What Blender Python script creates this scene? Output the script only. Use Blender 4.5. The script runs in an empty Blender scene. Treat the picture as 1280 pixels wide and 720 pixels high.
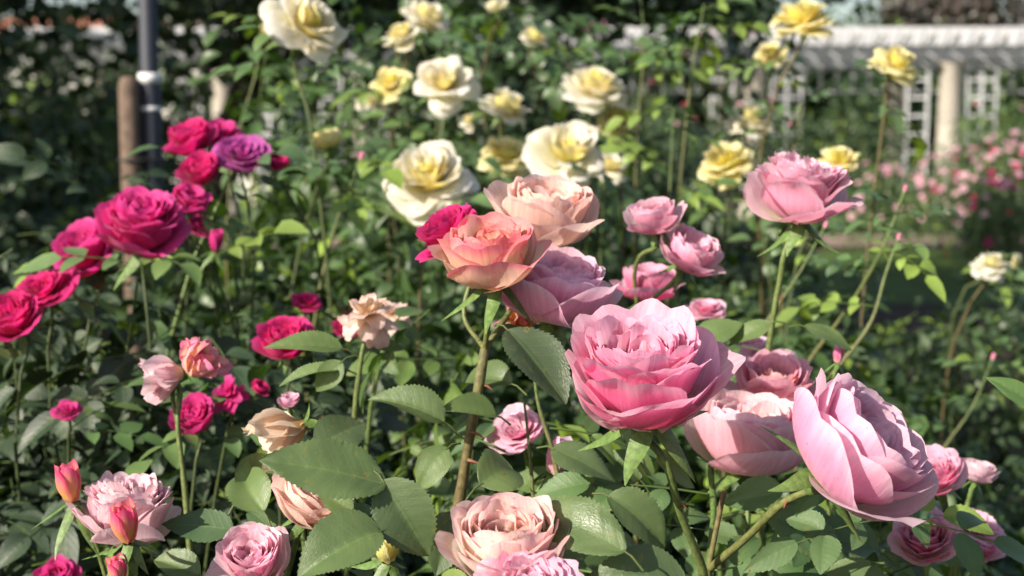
import bpy, math, random
import numpy as np
from mathutils import Vector, Matrix
R_ = math.radians
sc = bpy.context.scene
COL = sc.collection

# ---------------------------------------------------------------- camera
W, H = 1280.0, 720.0
FPX = 1758.0
CAMZ = 1.5
PITCH = math.atan2(200.0, FPX)
CP, SP = math.cos(PITCH), math.sin(PITCH)
def P(px, py, D):
    """world point seen at photo pixel (px, py), D metres in front of the lens"""
    x = (px - W / 2) / FPX * D
    y = -(py - H / 2) / FPX * D
    return Vector((x, D * CP + y * SP, CAMZ - D * SP + y * CP))

# ---------------------------------------------------------------- helpers
def lin(h):
    h = h.lstrip('#')
    out = []
    for i in (0, 2, 4):
        c = int(h[i:i + 2], 16) / 255
        out.append(c / 12.92 if c <= 0.04045 else ((c + 0.055) / 1.055) ** 2.4)
    return np.array(out)
def sstep(a, b, x):
    t = np.clip((x - a) / (b - a), 0, 1)
    return t * t * (3 - 2 * t)
def unit(v):
    v = np.asarray(v, float)
    return v / max(1e-9, np.linalg.norm(v))
def frame(axis, roll=0.0, ref=None):
    """3x3 matrix whose columns are x, y, z with z along axis"""
    z = unit(axis)
    r = np.array(ref if ref is not None else ((0, -1, 0) if abs(z[1]) < 0.95 else (1, 0, 0)), float)
    x = np.cross(r, z); x = unit(x)
    y = np.cross(z, x)
    c, s = math.cos(roll), math.sin(roll)
    return np.stack([c * x + s * y, -s * x + c * y, z], axis=1)

class MB:
    """collects vertices, faces, uvs and per-vertex colours; build() links ONE mesh object"""
    def __init__(self):
        self.v, self.f, self.uv, self.ca, self.cb, self.n = [], [], [], [], [], 0
    def add(self, v, f, uv=None, ca=None, cb=None):
        v = np.asarray(v, float)
        k = len(v)
        self.v.append(v); self.f.append(np.asarray(f, int) + self.n)
        self.uv.append(np.zeros((k, 2)) if uv is None else uv)
        def full(c):
            if c is None: return np.ones((k, 3)) * .5
            c = np.asarray(c, float)
            return np.broadcast_to(c, (k, 3)).copy()
        self.ca.append(full(ca)); self.cb.append(full(cb if cb is not None else ca))
        self.n += k
    def mesh(self, name, mat, smooth=True):
        v = np.concatenate(self.v); f = [x for x in self.f]
        fl = np.concatenate([x.reshape(-1) for x in f])
        tot = np.concatenate([np.full(len(x), x.shape[1]) for x in f])
        me = bpy.data.meshes.new(name)
        me.vertices.add(len(v)); me.vertices.foreach_set('co', v.reshape(-1).astype(np.float32))
        me.loops.add(len(fl)); me.loops.foreach_set('vertex_index', fl.astype(np.int32))
        me.polygons.add(len(tot))
        st = np.concatenate([[0], np.cumsum(tot)[:-1]])
        me.polygons.foreach_set('loop_start', st.astype(np.int32))
        me.polygons.foreach_set('loop_total', tot.astype(np.int32))
        me.polygons.foreach_set('use_smooth', np.full(len(tot), smooth))
        uv = np.concatenate(self.uv)[fl]
        ul = me.uv_layers.new(name='UVMap'); ul.data.foreach_set('uv', uv.reshape(-1).astype(np.float32))
        for nm, arr in (('ca', self.ca), ('cb', self.cb)):
            c = np.concatenate(arr); c = np.concatenate([c, np.ones((len(c), 1))], 1)
            at = me.color_attributes.new(nm, 'FLOAT_COLOR', 'POINT')
            at.data.foreach_set('color', c.reshape(-1).astype(np.float32))
        me.update(calc_edges=True)
        me.materials.append(mat)
        return me
    def build(self, name, mat, parent=None, smooth=True):
        o = bpy.data.objects.new(name, self.mesh(name, mat, smooth))
        COL.objects.link(o)
        if parent is not None:
            o.parent = parent
            o.matrix_parent_inverse = Matrix.Translation(-Vector(parent_loc(parent)))
        return o
def parent_loc(o):
    l = Vector(o.location)
    if o.parent is not None and o.type == 'EMPTY': l = l + parent_loc(o.parent)
    if o.type != 'EMPTY':   # meshes are built in world coordinates: their own origin is the world origin
        return Vector((0, 0, 0))
    return l
def tag(o, label=None, cat=None, group=None, kind=None):
    if label: o['label'] = label
    if cat: o['category'] = cat
    if group: o['group'] = group
    if kind: o['kind'] = kind
    return o
def thing(name, loc, label, cat, group=None):
    o = bpy.data.objects.new(name, None); COL.objects.link(o)
    o.location = loc; o.empty_display_size = .05
    return tag(o, label, cat, group)

def grid_faces(nu, nv):
    i = np.arange(nu * nv).reshape(nv, nu)
    return np.stack([i[:-1, :-1], i[:-1, 1:], i[1:, 1:], i[1:, :-1]], -1).reshape(-1, 4)

def smooth_path(pts, n=8):
    """curve through the points, tangents weighted by chord length so short spans do not kink"""
    pts = [np.array(p, float) for p in pts]
    if len(pts) == 2: pts = [pts[0], (pts[0] + pts[1]) / 2, pts[1]]
    m = len(pts); h = [max(1e-5, np.linalg.norm(pts[k + 1] - pts[k])) for k in range(m - 1)]
    d = [(pts[k + 1] - pts[k]) / h[k] for k in range(m - 1)]
    T = [d[0]] + [(d[k - 1] * h[k] + d[k] * h[k - 1]) / (h[k] + h[k - 1]) for k in range(1, m - 1)] + [d[-1]]
    out = []
    for k in range(m - 1):
        for q in range(n):
            t = q / n; t2, t3 = t * t, t * t * t
            out.append((2 * t3 - 3 * t2 + 1) * pts[k] + (t3 - 2 * t2 + t) * h[k] * T[k] + (3 * t2 - 2 * t3) * pts[k + 1] + (t3 - t2) * h[k] * T[k + 1])
    out.append(pts[-1])
    return np.array(out)
def tube(mb, path, r0, r1, nr=8, ca=(.1, .12, .03), cb=None, rng=None, bumps=0.0, cap=True):
    path = np.asarray(path, float); n = len(path)
    tan = np.gradient(path, axis=0); tan /= np.linalg.norm(tan, axis=1, keepdims=True) + 1e-9
    ref = np.array((0.3, -1, 0.2)); ref = unit(ref)
    x = np.cross(tan, ref); x /= np.linalg.norm(x, axis=1, keepdims=True) + 1e-9
    y = np.cross(tan, x)
    a = np.linspace(0, 2 * math.pi, nr, endpoint=False)
    t = np.linspace(0, 1, n)
    rad = r0 + (r1 - r0) * t
    if bumps and rng is not None:
        rad = rad * (1 + bumps * np.sin(t * 37 + rng.uniform(0, 6)) * np.sin(t * 13 + rng.uniform(0, 6)))
        ln = np.sum(np.linalg.norm(np.diff(path, axis=0), axis=1)); q = (t * ln / .035 + rng.random()) % 1.0
        rad = rad * (1 + .20 * np.exp(-((q - .5) / .12) ** 2))
    v = path[:, None, :] + rad[:, None, None] * (np.cos(a)[None, :, None] * x[:, None, :] + np.sin(a)[None, :, None] * y[:, None, :])
    i = np.arange(n * nr).reshape(n, nr)
    j = np.roll(i, -1, axis=1)
    f = np.stack([i[:-1], j[:-1], j[1:], i[1:]], -1).reshape(-1, 4)
    uv = np.stack(np.meshgrid(a / 6.283, t * n * .2), -1).reshape(-1, 2)
    c1 = np.asarray(ca, float); c2 = np.asarray(cb if cb is not None else ca, float)
    col = c1[None] + (c2 - c1)[None] * t[:, None]
    col = np.repeat(col, nr, axis=0)
    vv = v.reshape(-1, 3)
    mb.add(vv, f, uv, col)
    if cap:
        for e, flip in ((0, 1), (n - 1, 0)):
            ring = np.concatenate([v[e], path[e][None]])
            k = np.arange(nr)
            ff = np.stack([k, (k + 1) % nr, np.full(nr, nr)], -1)
            if flip: ff = ff[:, ::-1]
            mb.add(ring, ff, None, c1 if e == 0 else c2)

# ---------------------------------------------------------------- petals
def wav(rng, k=4, fmax=3.0):
    fs = [(rng.uniform(-fmax, fmax), rng.uniform(-fmax, fmax), rng.uniform(0, 6.28), rng.uniform(.5, 1)) for _ in range(k)]
    def f(u, v):
        s = 0
        for a, b, c, d in fs: s = s + d * np.sin(a * u + b * v + c)
        return s / k
    return f

def petal(mb, rng, L, Wd, phi0, phi1, az, r0=0.0, z0=0.0, curl=0.0, side=0.0, ruf=0.0, frill=0.0, flat=1.0, pw=1.0,
          col=None, t=0.5, nu=11, nv=12, notch=0.05, shift=(0, 0), tiltv=0.0):
    u = np.linspace(-1, 1, nu); v = np.linspace(0, 1, nv)
    U, V = np.meshgrid(u, v)
    ns = 40
    s = np.linspace(0, 1.08, ns)
    phi = phi0 + (phi1 - phi0) * s ** pw - curl * sstep(.62, 1.0, s)
    ds = L * s[1]
    r = r0 + np.concatenate([[0], np.cumsum(np.cos(phi[:-1]) * ds)])
    z = z0 + np.concatenate([[0], np.cumsum(np.sin(phi[:-1]) * ds)])
    fr = wav(rng, 4, 7.0)
    Le = (1 - .26 * np.abs(U) ** 2.4) * (1 + frill * .55 * fr(U * 1.3, U * 0) - notch * np.exp(-(U / .16) ** 2))
    Ve = V * Le
    rr = np.interp(Ve, s, r); zz = np.interp(Ve, s, z); ph = np.interp(Ve, s, phi)
    w = Wd * (.2 + .8 * np.sin(math.pi / 2 * np.clip(V / .62, 0, 1)) ** .9) * (1 - .10 * sstep(.75, 1, V))
    Rc = np.maximum(np.abs(rr), .55 * Wd) * flat
    a = U * w / Rc
    rad = rr - Rc * (1 - np.cos(a))
    tn = Rc * np.sin(a)
    n1 = wav(rng, 4, 3.2); n2 = wav(rng, 5, 9.0)
    d = ruf * L * (V ** 1.3) * n1(U, V * 1.2) + frill * L * .5 * sstep(.45, 1, np.maximum(np.abs(U) * .92, V)) * V * n2(U * 1.2, V)
    n3 = wav(rng, 6, 15.0); n4 = wav(rng, 4, 6.0)
    d = d + L * sstep(.1, .6, V) * (.015 * n3(U, V * 1.4) + .03 * n4(U, V * 1.2) * min(1, ruf * 14))
    d = d + side * L * (np.abs(U) ** 2.5) * sstep(.2, .9, V)      # side edges roll outwards
    rad = rad + np.sin(ph) * d; zz = zz - np.cos(ph) * d
    tn = tn + ruf * L * .4 * V * n1(U + 3, V)
    ca_, sa_ = math.cos(az), math.sin(az)
    X = rad * ca_ - tn * sa_ + shift[0]; Y = rad * sa_ + tn * ca_ + shift[1]
    vt = np.stack([X, Y, zz], -1).reshape(-1, 3)
    uv = np.stack([U * .5 + .5 + rng.randint(0, 50), V], -1).reshape(-1, 2)
    cf, cb = col(U.reshape(-1), V.reshape(-1), t, rng)
    mb.add(vt, grid_faces(nu, nv), uv, cf, cb)

def scheme(face0, face1, edge, base, back, backbase=None, streak=None, sa=.35, edgeamt=.5, var=.10, bh=.5):
    """face0/face1: inner-face colour of heart and outer petals, edge, claw, back of the petals"""
    f0, f1, ed, ba, bk = map(lin, (face0, face1, edge, base, back))
    bb = lin(backbase) if backbase else ba
    stc = lin(streak) if streak else None
    def col(U, V, t, rng):
        f = f0 + (f1 - f0) * np.clip(t + rng.uniform(-.15, .15), 0, 1)
        n = wav(rng, 4, 6.0); e = np.maximum(np.abs(U) ** 1.5, V)
        m = sstep(.02, bh, V)[:, None]
        k = (edgeamt * sstep(.72, 1.02, e + .08 * n(U, V)))[:, None]
        cf = ba + (f - ba) * m; cf = cf + (ed - cf) * k
        m2 = sstep(.05, bh + .05 + .2 * rng.random(), V)[:, None]
        cb = bb + (bk - bb) * m2; cb = cb + (f - cb) * (.05 + .25 * rng.random()) * sstep(.35, 1, e)[:, None]
        cb = cb + (ed - cb) * k * .8
        if stc is not None:
            ph = rng.uniform(0, 6); s = np.clip(np.sin(U * 9 + ph + 2 * n(U, V)) * .5 + .4 * n(U * 2, V * .5), 0, 1)[:, None]
            amt = sa * rng.random()
            cf = cf + (stc - cf) * s * amt * V[:, None]; cb = cb + (stc - cb) * s * amt * V[:, None]
        b = 1 + rng.uniform(-var, var)
        return np.clip(cf * b, 0, .95), np.clip(cb * b, 0, .95)
    return col

def rose_mb(col, R=.05, kind='cup', seed=1, q=1.0, n=None, ruf=None):
    """a bloom with its axis along +z, its base at the origin"""
    rng = random.Random(seed); mb = MB()
    nu = max(5, int(11 * q)); nv = max(5, int(12 * q))
    GA = 2.39996
    dome = kind == 'dome'
    if dome: kind = 'cup'
    if kind in ('cup', 'open', 'globe'):
        N = n or int({'cup': 66 if dome else 54, 'open': 46, 'globe': 40}[kind] * (.45 + .55 * q))
        rf = ruf if ruf is not None else .065
        for i in range(N):
            t = (i / (N - 1))
            az = i * GA + rng.uniform(-.5, .5)
            j = lambda a: rng.uniform(-a, a)
            if kind == 'cup':
                p0 = R_(76 - 56 * t ** .8 + j(8)); p1 = R_(102 - 8 * t ** 2.2 + j(13))
                L = R * (.82 + .56 * t + j(.07)); Wd = R * (.24 + .46 * t + j(.07)); cu = R_(14 + 40 * t ** 2 * rng.random()); flt = 1.05
                if dome: L = R * (1.16 + .14 * t + j(.07)); p0 -= R_(10 * (1 - t)); cu += R_(16)
            elif kind == 'open':
                p0 = R_(74 - 78 * t ** .7 + j(8)); p1 = R_(98 - 62 * t ** 1.5 + j(12))
                L = R * (.56 + .62 * t + j(.07)); Wd = R * (.25 + .40 * t + j(.05)); cu = R_(18 + 50 * t * rng.random()); flt = 1.2
            else:
                p0 = R_(66 - 66 * t ** .6 + j(6)); p1 = R_(112 - 8 * t + j(8))
                L = R * (.80 + .62 * t + j(.04)); Wd = R * (.34 + .60 * t + j(.05)); cu = R_(6 + 24 * t ** 3 * rng.random()); flt = 1.0
            sh = (0, 0)
            if t < .45:
                qa = rng.randrange(4) * 1.5708 + .6; qd = R * rng.uniform(.06, .22)
                sh = (qd * math.cos(qa) + R * .05 * j(1), qd * math.sin(qa) + R * .05 * j(1)); cu += R_(j(30)); az = qa + j(1.9); L *= rng.uniform(.82, 1.1)
            elif rng.random() < .3: az += j(.5); cu += R_(25 * rng.random()); L *= 1 + j(.08)
            petal(mb, rng, L, Wd, p0, p1, az, r0=R * .06, z0=R * .03 * (1 - t), curl=cu, side=.05 * t, ruf=rf * (1.5 - .7 * t),
                  frill=.05 + .08 * rng.random(), flat=flt, col=col, t=t, nu=nu, nv=nv, notch=.04 + .05 * rng.random(), shift=sh,
                  pw=.8)
        ng = {'cup': 6, 'open': 7, 'globe': 5}[kind]
        for i in range(ng):   # guard petals
            az = i * 6.283 / ng + rng.uniform(-.3, .3); j = lambda a: rng.uniform(-a, a)
            if kind == 'globe':
                petal(mb, rng, R * (1.42 + j(.1)), R * (.88 + j(.12)), R_(-2 + j(8)), R_(92 + j(22)), az, r0=R * .06, z0=-R * .02, curl=R_(15 + 60 * rng.random() ** 1.5),
                      side=rng.uniform(-.05, .12), ruf=.07, frill=.10, col=col, t=1, nu=nu, nv=nv, flat=1.1)
            else:
                petal(mb, rng, R * (1.30 + j(.12)), R * (.78 + j(.12)), R_((10 if kind == 'cup' else -6) + j(12)), R_((84 if kind == 'cup' else 52) + j(30)), az, r0=R * .06, z0=-R * .03, curl=R_(10 + 70 * rng.random() ** 1.5),
                      side=rng.uniform(-.06, .14), ruf=.09, frill=.14, col=col, t=1, nu=nu, nv=nv, flat=1.3)
    elif kind == 'shaggy':      # domed heart over loose drooping outer petals
        N = n or 46
        for i in range(N):
            t = i / (N - 1); az = i * GA + rng.uniform(-.5, .5); j = lambda a: rng.uniform(-a, a)
            if t < .5:
                k = t / .5
                petal(mb, rng, R * (.85 + .15 * k + j(.1)), R * (.24 + .2 * k), R_(70 - 42 * k + j(12)), R_(104 - 20 * k + j(16)), az, r0=R * .05, z0=0, curl=R_(20 + 40 * rng.random()), ruf=.12, frill=.06,
                      col=col, t=k * .45, nu=nu, nv=nv, shift=(R * .12 * j(1), R * .12 * j(1)))
            else:
                k = (t - .5) / .5
                petal(mb, rng, R * (1.04 + .10 * k + j(.12)), R * (.46 + .18 * k + j(.08)), R_(34 - 42 * k + j(14)), R_(62 - 72 * k + j(24)), az, r0=R * .06, z0=0, curl=R_(20 + 60 * rng.random()), side=rng.uniform(-.12, .16), ruf=.12, frill=.09,
                      col=col, t=.55 + .45 * k, nu=nu, nv=nv, notch=.03, flat=1.4)
    elif kind == 'wilt':        # limp petals hanging together
        for i in range(n or 16):
            t = i / 15
            petal(mb, rng, R * (1.5 + rng.uniform(-.5, .3)), R * (.25 + .2 * t), R_(60 - 10 * t + rng.uniform(-15, 10)), R_(84 + rng.uniform(-30, 22)),
                  i * GA, r0=R * .1, curl=R_(rng.uniform(-50, 60)), side=rng.uniform(-.3, .3), ruf=.16, frill=.2, col=col, t=t, nu=nu, nv=nv)
    elif kind == 'bud':
        for i in range(9):
            t = i / 8
            petal(mb, rng, R * (2.0 + .45 * t), R * (.55 + .45 * t), R_(58 - 24 * t), R_(112 + 10 * t), i * GA, r0=R * .04, curl=R_(4 + 34 * t ** 3 * rng.random()), ruf=.02, frill=.03,
                  col=col, t=t, nu=nu, nv=nv, pw=.9, notch=-.14)
    elif kind == 'withered':
        for i in range(n or 20):
            t = i / 19
            petal(mb, rng, R * (.8 + .6 * t + rng.uniform(-.2, .2)), R * (.25 + .3 * t), R_(60 - 95 * t + rng.uniform(-20, 20)), R_(60 - 110 * t + rng.uniform(-35, 35)),
                  i * GA, r0=R * .08, curl=R_(rng.uniform(-60, 60)), side=rng.uniform(-.25, .25), ruf=.20, frill=.22, col=col, t=t, nu=nu, nv=nv)
    return mb

def calyx_mb(R, rng, refl=1.0, c=(.12, .20, .05), long=1.0):
    """hip and five sepals at the origin, below the bloom"""
    mb = MB(); c = np.array(c)
    hr = R * .13
    n = 9
    zs = np.linspace(0, 1, n)
    path = np.stack([zs * 0, zs * 0, -hr * 2.6 + zs * hr * 2.7], -1)
    a = np.linspace(0, 2 * math.pi, 10, endpoint=False)
    rad = hr * np.array([.42, .6, .86, 1.05, 1.12, 1.1, 1.02, .98, 1.05])
    v = np.stack([rad[:, None] * np.cos(a), rad[:, None] * np.sin(a), np.repeat(path[:, 2][:, None], 10, 1)], -1)
    i = np.arange(n * 10).reshape(n, 10); j = np.roll(i, -1, 1)
    mb.add(v.reshape(-1, 3), np.stack([i[:-1], j[:-1], j[1:], i[1:]], -1).reshape(-1, 4), None, c)
    for k in range(5):
        col = lambda U, V, t, r_: (np.repeat(c[None], len(U), 0) * (1 + .3 * V[:, None]), np.repeat((c * 1.25)[None], len(U), 0))
        petal2 = dict(r0=hr * .9, z0=0, ruf=.08, frill=0, notch=-.25, col=col, t=0, nu=5, nv=10, flat=2.0)
        L = R * rng.uniform(.75, 1.1) * long
        _sepal(mb, rng, L, R * .11, R_(10 - 75 * refl * rng.uniform(.5, 1)), R_(-50 * refl + rng.uniform(-35, 35)), k * 1.2566 + rng.uniform(-.2, .2), hr * .85, c)
    return mb
def _sepal(mb, rng, L, w, p0, p1, az, r0, c):
    nv = 10; s = np.linspace(0, 1, nv); phi = p0 + (p1 - p0) * s
    r = r0 + np.concatenate([[0], np.cumsum(np.cos(phi[:-1]))]) * L / (nv - 1)
    z = np.concatenate([[0], np.cumsum(np.sin(phi[:-1]))]) * L / (nv - 1)
    wd = w * (1.0 - s) ** .8 * (1 + .6 * np.sin(s * 3.0)) + w * .05
    u = np.linspace(-1, 1, 5)
    U = np.repeat(u[None], nv, 0)
    tn = U * wd[:, None] + .05 * L * np.sin(s * 4 + az)[:, None]
    dz = -.25 * wd[:, None] * np.abs(U)
    rr = np.repeat(r[:, None], 5, 1); zz = z[:, None] + dz
    ca_, sa_ = math.cos(az), math.sin(az)
    v = np.stack([rr * ca_ - tn * sa_, rr * sa_ + tn * ca_, zz], -1).reshape(-1, 3)
    mb.add(v, grid_faces(5, nv), None, c * (1 + .25 * np.repeat(s, 5)[:, None]), c * 1.5)

def place_mb(mb, loc, M, s=1.0):
    for i in range(len(mb.v)): mb.v[i] = (mb.v[i] * s) @ M.T + np.array(loc)
    return mb

# ---------------------------------------------------------------- leaves
def leaflet(L, w, rng, nu=9, nv=18, teeth=12, cup=.25, bend=.35, c=(.05, .1, .03), cback=None, twist=0.0, wave=.03):
    """leaf blade from origin along +x, upper face +z; returns v, f, uv"""
    u = np.linspace(-1, 1, nu); v = np.linspace(0, 1, nv)
    U, V = np.meshgrid(u, v)
    wd = w * np.sin(math.pi * np.clip(V, 0, 1) ** .82) ** .78
    wd = wd * (1 - .12 * V)
    if teeth:
        tw_ = wav(rng, 3, 9.0); saw = (V * teeth + .7 * tw_(U * .3 + np.sign(U), V)) % 1.0
        w_t = .8 + .6 * tw_(np.sign(U) * 2, V * 2)
        wd = wd * (1 + .0 * V) - (np.abs(U) > .95) * (1 - saw) * w_t * w * .12 * np.sin(math.pi * V) ** .4
        wd = np.maximum(wd, 0)
    Y = U * wd
    X = V * L
    fold = cup * np.abs(Y)
    n1 = wav(rng, 4, 5.0)
    ang = bend * V
    Z = fold + wave * L * n1(U, V * 1.5) * (np.abs(U) * .8 + .2) * np.sin(math.pi * np.clip(V, 0, 1)) ** .5
    # side veins press small valleys between them
    Z = Z + .009 * L * np.sin((V * 8 - np.abs(U) * 1.6) * math.pi) ** 2 * np.abs(U) * (1 - np.abs(U)) * 3 * (nv > 16)
    n2 = wav(rng, 5, 9.0); Z = Z + .012 * L * n2(U, V * 2) * np.abs(U) * (nv > 16)
    # bend downwards
    Xb = X * np.cos(ang) - 0 + Z * np.sin(ang); Zb = -X * np.sin(ang) * .8 + Z * np.cos(ang)
    tw = twist * V
    Y2 = Y * np.cos(tw) - Zb * 0; Z2 = Zb + Y * np.sin(tw)
    vt = np.stack([Xb, Y2, Z2], -1).reshape(-1, 3)
    uv = np.stack([U * .5 + .5, V], -1).reshape(-1, 2)
    return vt, grid_faces(nu, nv), uv

def compound(rng, s=.05, nleaf=5, hi=False):
    """pinnate rose leaf along +x: (verts, quads, uv). s: length of the end leaflet"""
    V, F, UV, n = [], [], [], 0
    sp = []
    k = (nleaf - 1) // 2
    for i in range(k):
        x = s * (.75 + .8 * i)
        for sgn in (-1, 1):
            sp.append((x + rng.uniform(-.05, .05) * s, sgn, .62 + .22 * i + rng.uniform(-.08, .08), R_(rng.uniform(48, 68))))
    rl = s * (.75 + .8 * (k - 1) + .55) if k else s * .4
    sp.append((rl, 0, 1.0, 0))
    for x, sgn, sc_, an in sp:
        if hi: v, f, uv = leaflet(s * sc_, s * sc_ * rng.uniform(.30, .36), rng, 9, 44, 11, rng.uniform(.05, .5), rng.uniform(0, .7), twist=rng.uniform(-.5, .5))
        else: v, f, uv = leaflet(s * sc_, s * sc_ * rng.uniform(.30, .37), rng, 3, 5, 0, rng.uniform(.05, .5), rng.uniform(0, .8), twist=rng.uniform(-.5, .5), wave=.04)
        a = an * sgn + rng.uniform(-.12, .12); ca, sa = math.cos(a), math.sin(a)
        b = rng.uniform(-.35, .35); cb_, sb_ = math.cos(b), math.sin(b)
        v = np.stack([v[:, 0], v[:, 1] * cb_ - v[:, 2] * sb_, v[:, 1] * sb_ + v[:, 2] * cb_], 1)
        v = np.stack([v[:, 0] * ca - v[:, 1] * sa + x, v[:, 0] * sa + v[:, 1] * ca + .04 * s * sgn, v[:, 2]], 1)
        V.append(v); F.append(f + n); UV.append(uv); n += len(v)
    m = MB()
    px = np.linspace(0, rl, 5)
    tube(m, np.stack([px, px * 0, -.0 * px], 1), s * .022, s * .014, 4 if not hi else 6, cap=False)
    v, f, uv = m.v[0], m.f[0], m.uv[0] * 0 + np.array((.5, .5))
    V.append(v); F.append(f + n); UV.append(uv)
    V = np.concatenate(V); V[:, 2] -= (V[:, 0] ** 2) / s * rng.uniform(.03, .16)      # droop
    return V, np.concatenate(F), np.concatenate(UV)

# ---------------------------------------------------------------- materials
def new_mat(name):
    m = bpy.data.materials.new(name); m.use_nodes = True
    nt = m.node_tree; nt.nodes.clear()
    return m, nt, nt.nodes, nt.links
def add_node(N, t, **k):
    n = N.new(t)
    for a, b in k.items(): setattr(n, a, b)
    return n
def mixc(N, Lk, a, b, fac, mode='MIX'):
    n = N.new('ShaderNodeMix'); n.data_type = 'RGBA'; n.blend_type = mode
    for sock, val in ((n.inputs[6], a), (n.inputs[7], b), (n.inputs[0], fac)):
        if isinstance(val, (int, float)): sock.default_value = val
        elif isinstance(val, (tuple, list, np.ndarray)): sock.default_value = tuple(val)[:3] + (1,)
        else: Lk.new(val, sock)
    return n.outputs[2]
def mth(N, Lk, op, a, b=0.0, c=None):
    n = N.new('ShaderNodeMath'); n.operation = op
    for i, val in enumerate((a, b) if c is None else (a, b, c)):
        if isinstance(val, (int, float)): n.inputs[i].default_value = val
        else: Lk.new(val, n.inputs[i])
    return n.outputs[0]
def ramp(N, Lk, fac, stops):
    n = N.new('ShaderNodeValToRGB'); Lk.new(fac, n.inputs[0])
    e = n.color_ramp.elements
    while len(e) < len(stops): e.new(.5)
    for i, (p, c) in enumerate(stops):
        e[i].position = p; e[i].color = tuple(c)[:3] + (1,) if not isinstance(c, (int, float)) else (c, c, c, 1)
    return n.outputs[0]

def petal_material():
    m, nt, N, Lk = new_mat('petal_skin')
    ca = add_node(N, 'ShaderNodeAttribute', attribute_name='ca'); cb = add_node(N, 'ShaderNodeAttribute', attribute_name='cb')
    geo = N.new('ShaderNodeNewGeometry'); uv = N.new('ShaderNodeUVMap')
    c = mixc(N, Lk, ca.outputs['Color'], cb.outputs['Color'], geo.outputs['Backfacing'])
    mp = N.new('ShaderNodeMapping'); mp.inputs['Scale'].default_value = (26, 1.6, 1); Lk.new(uv.outputs[0], mp.inputs[0])
    vn = N.new('ShaderNodeTexNoise'); vn.inputs['Scale'].default_value = 1; vn.inputs['Detail'].default_value = 4; Lk.new(mp.outputs[0], vn.inputs[0])
    c = mixc(N, Lk, c, ramp(N, Lk, vn.outputs[0], [(.35, .82), (.65, 1.03)]), .8, 'MULTIPLY')
    tc = N.new('ShaderNodeTexCoord')
    bn = N.new('ShaderNodeTexNoise'); bn.inputs['Scale'].default_value = 60; bn.inputs['Detail'].default_value = 3; Lk.new(tc.outputs['Object'], bn.inputs[0])
    c = mixc(N, Lk, c, ramp(N, Lk, bn.outputs[0], [(.3, (.96, .90, .93)), (.7, (1, 1, 1))]), .9, 'MULTIPLY')
    sp = N.new('ShaderNodeTexNoise'); sp.inputs['Scale'].default_value = 420; sp.inputs['Detail'].default_value = 2; Lk.new(tc.outputs['Object'], sp.inputs[0])
    c = mixc(N, Lk, c, ramp(N, Lk, sp.outputs[0], [(.66, (1, 1, 1)), (.72, (.90, .68, .72))]), .8, 'MULTIPLY')
    p = N.new('ShaderNodeBsdfPrincipled'); Lk.new(c, p.inputs['Base Color']); p.inputs['Roughness'].default_value = .55
    p.inputs['Specular IOR Level'].default_value = .28
    p.inputs['Sheen Weight'].default_value = .1; p.inputs['Sheen Roughness'].default_value = .5
    bmp = N.new('ShaderNodeBump'); bmp.inputs['Strength'].default_value = .6; bmp.inputs['Distance'].default_value = .0009; Lk.new(vn.outputs[0], bmp.inputs['Height'])
    Lk.new(bmp.outputs[0], p.inputs['Normal'])
    tr = N.new('ShaderNodeBsdfTranslucent'); Lk.new(c, tr.inputs[0])
    mx = N.new('ShaderNodeMixShader'); mx.inputs[0].default_value = .54
    Lk.new(p.outputs[0], mx.inputs[1]); Lk.new(tr.outputs[0], mx.inputs[2])
    o = N.new('ShaderNodeOutputMaterial'); Lk.new(mx.outputs[0], o.inputs[0])
    return m
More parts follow.
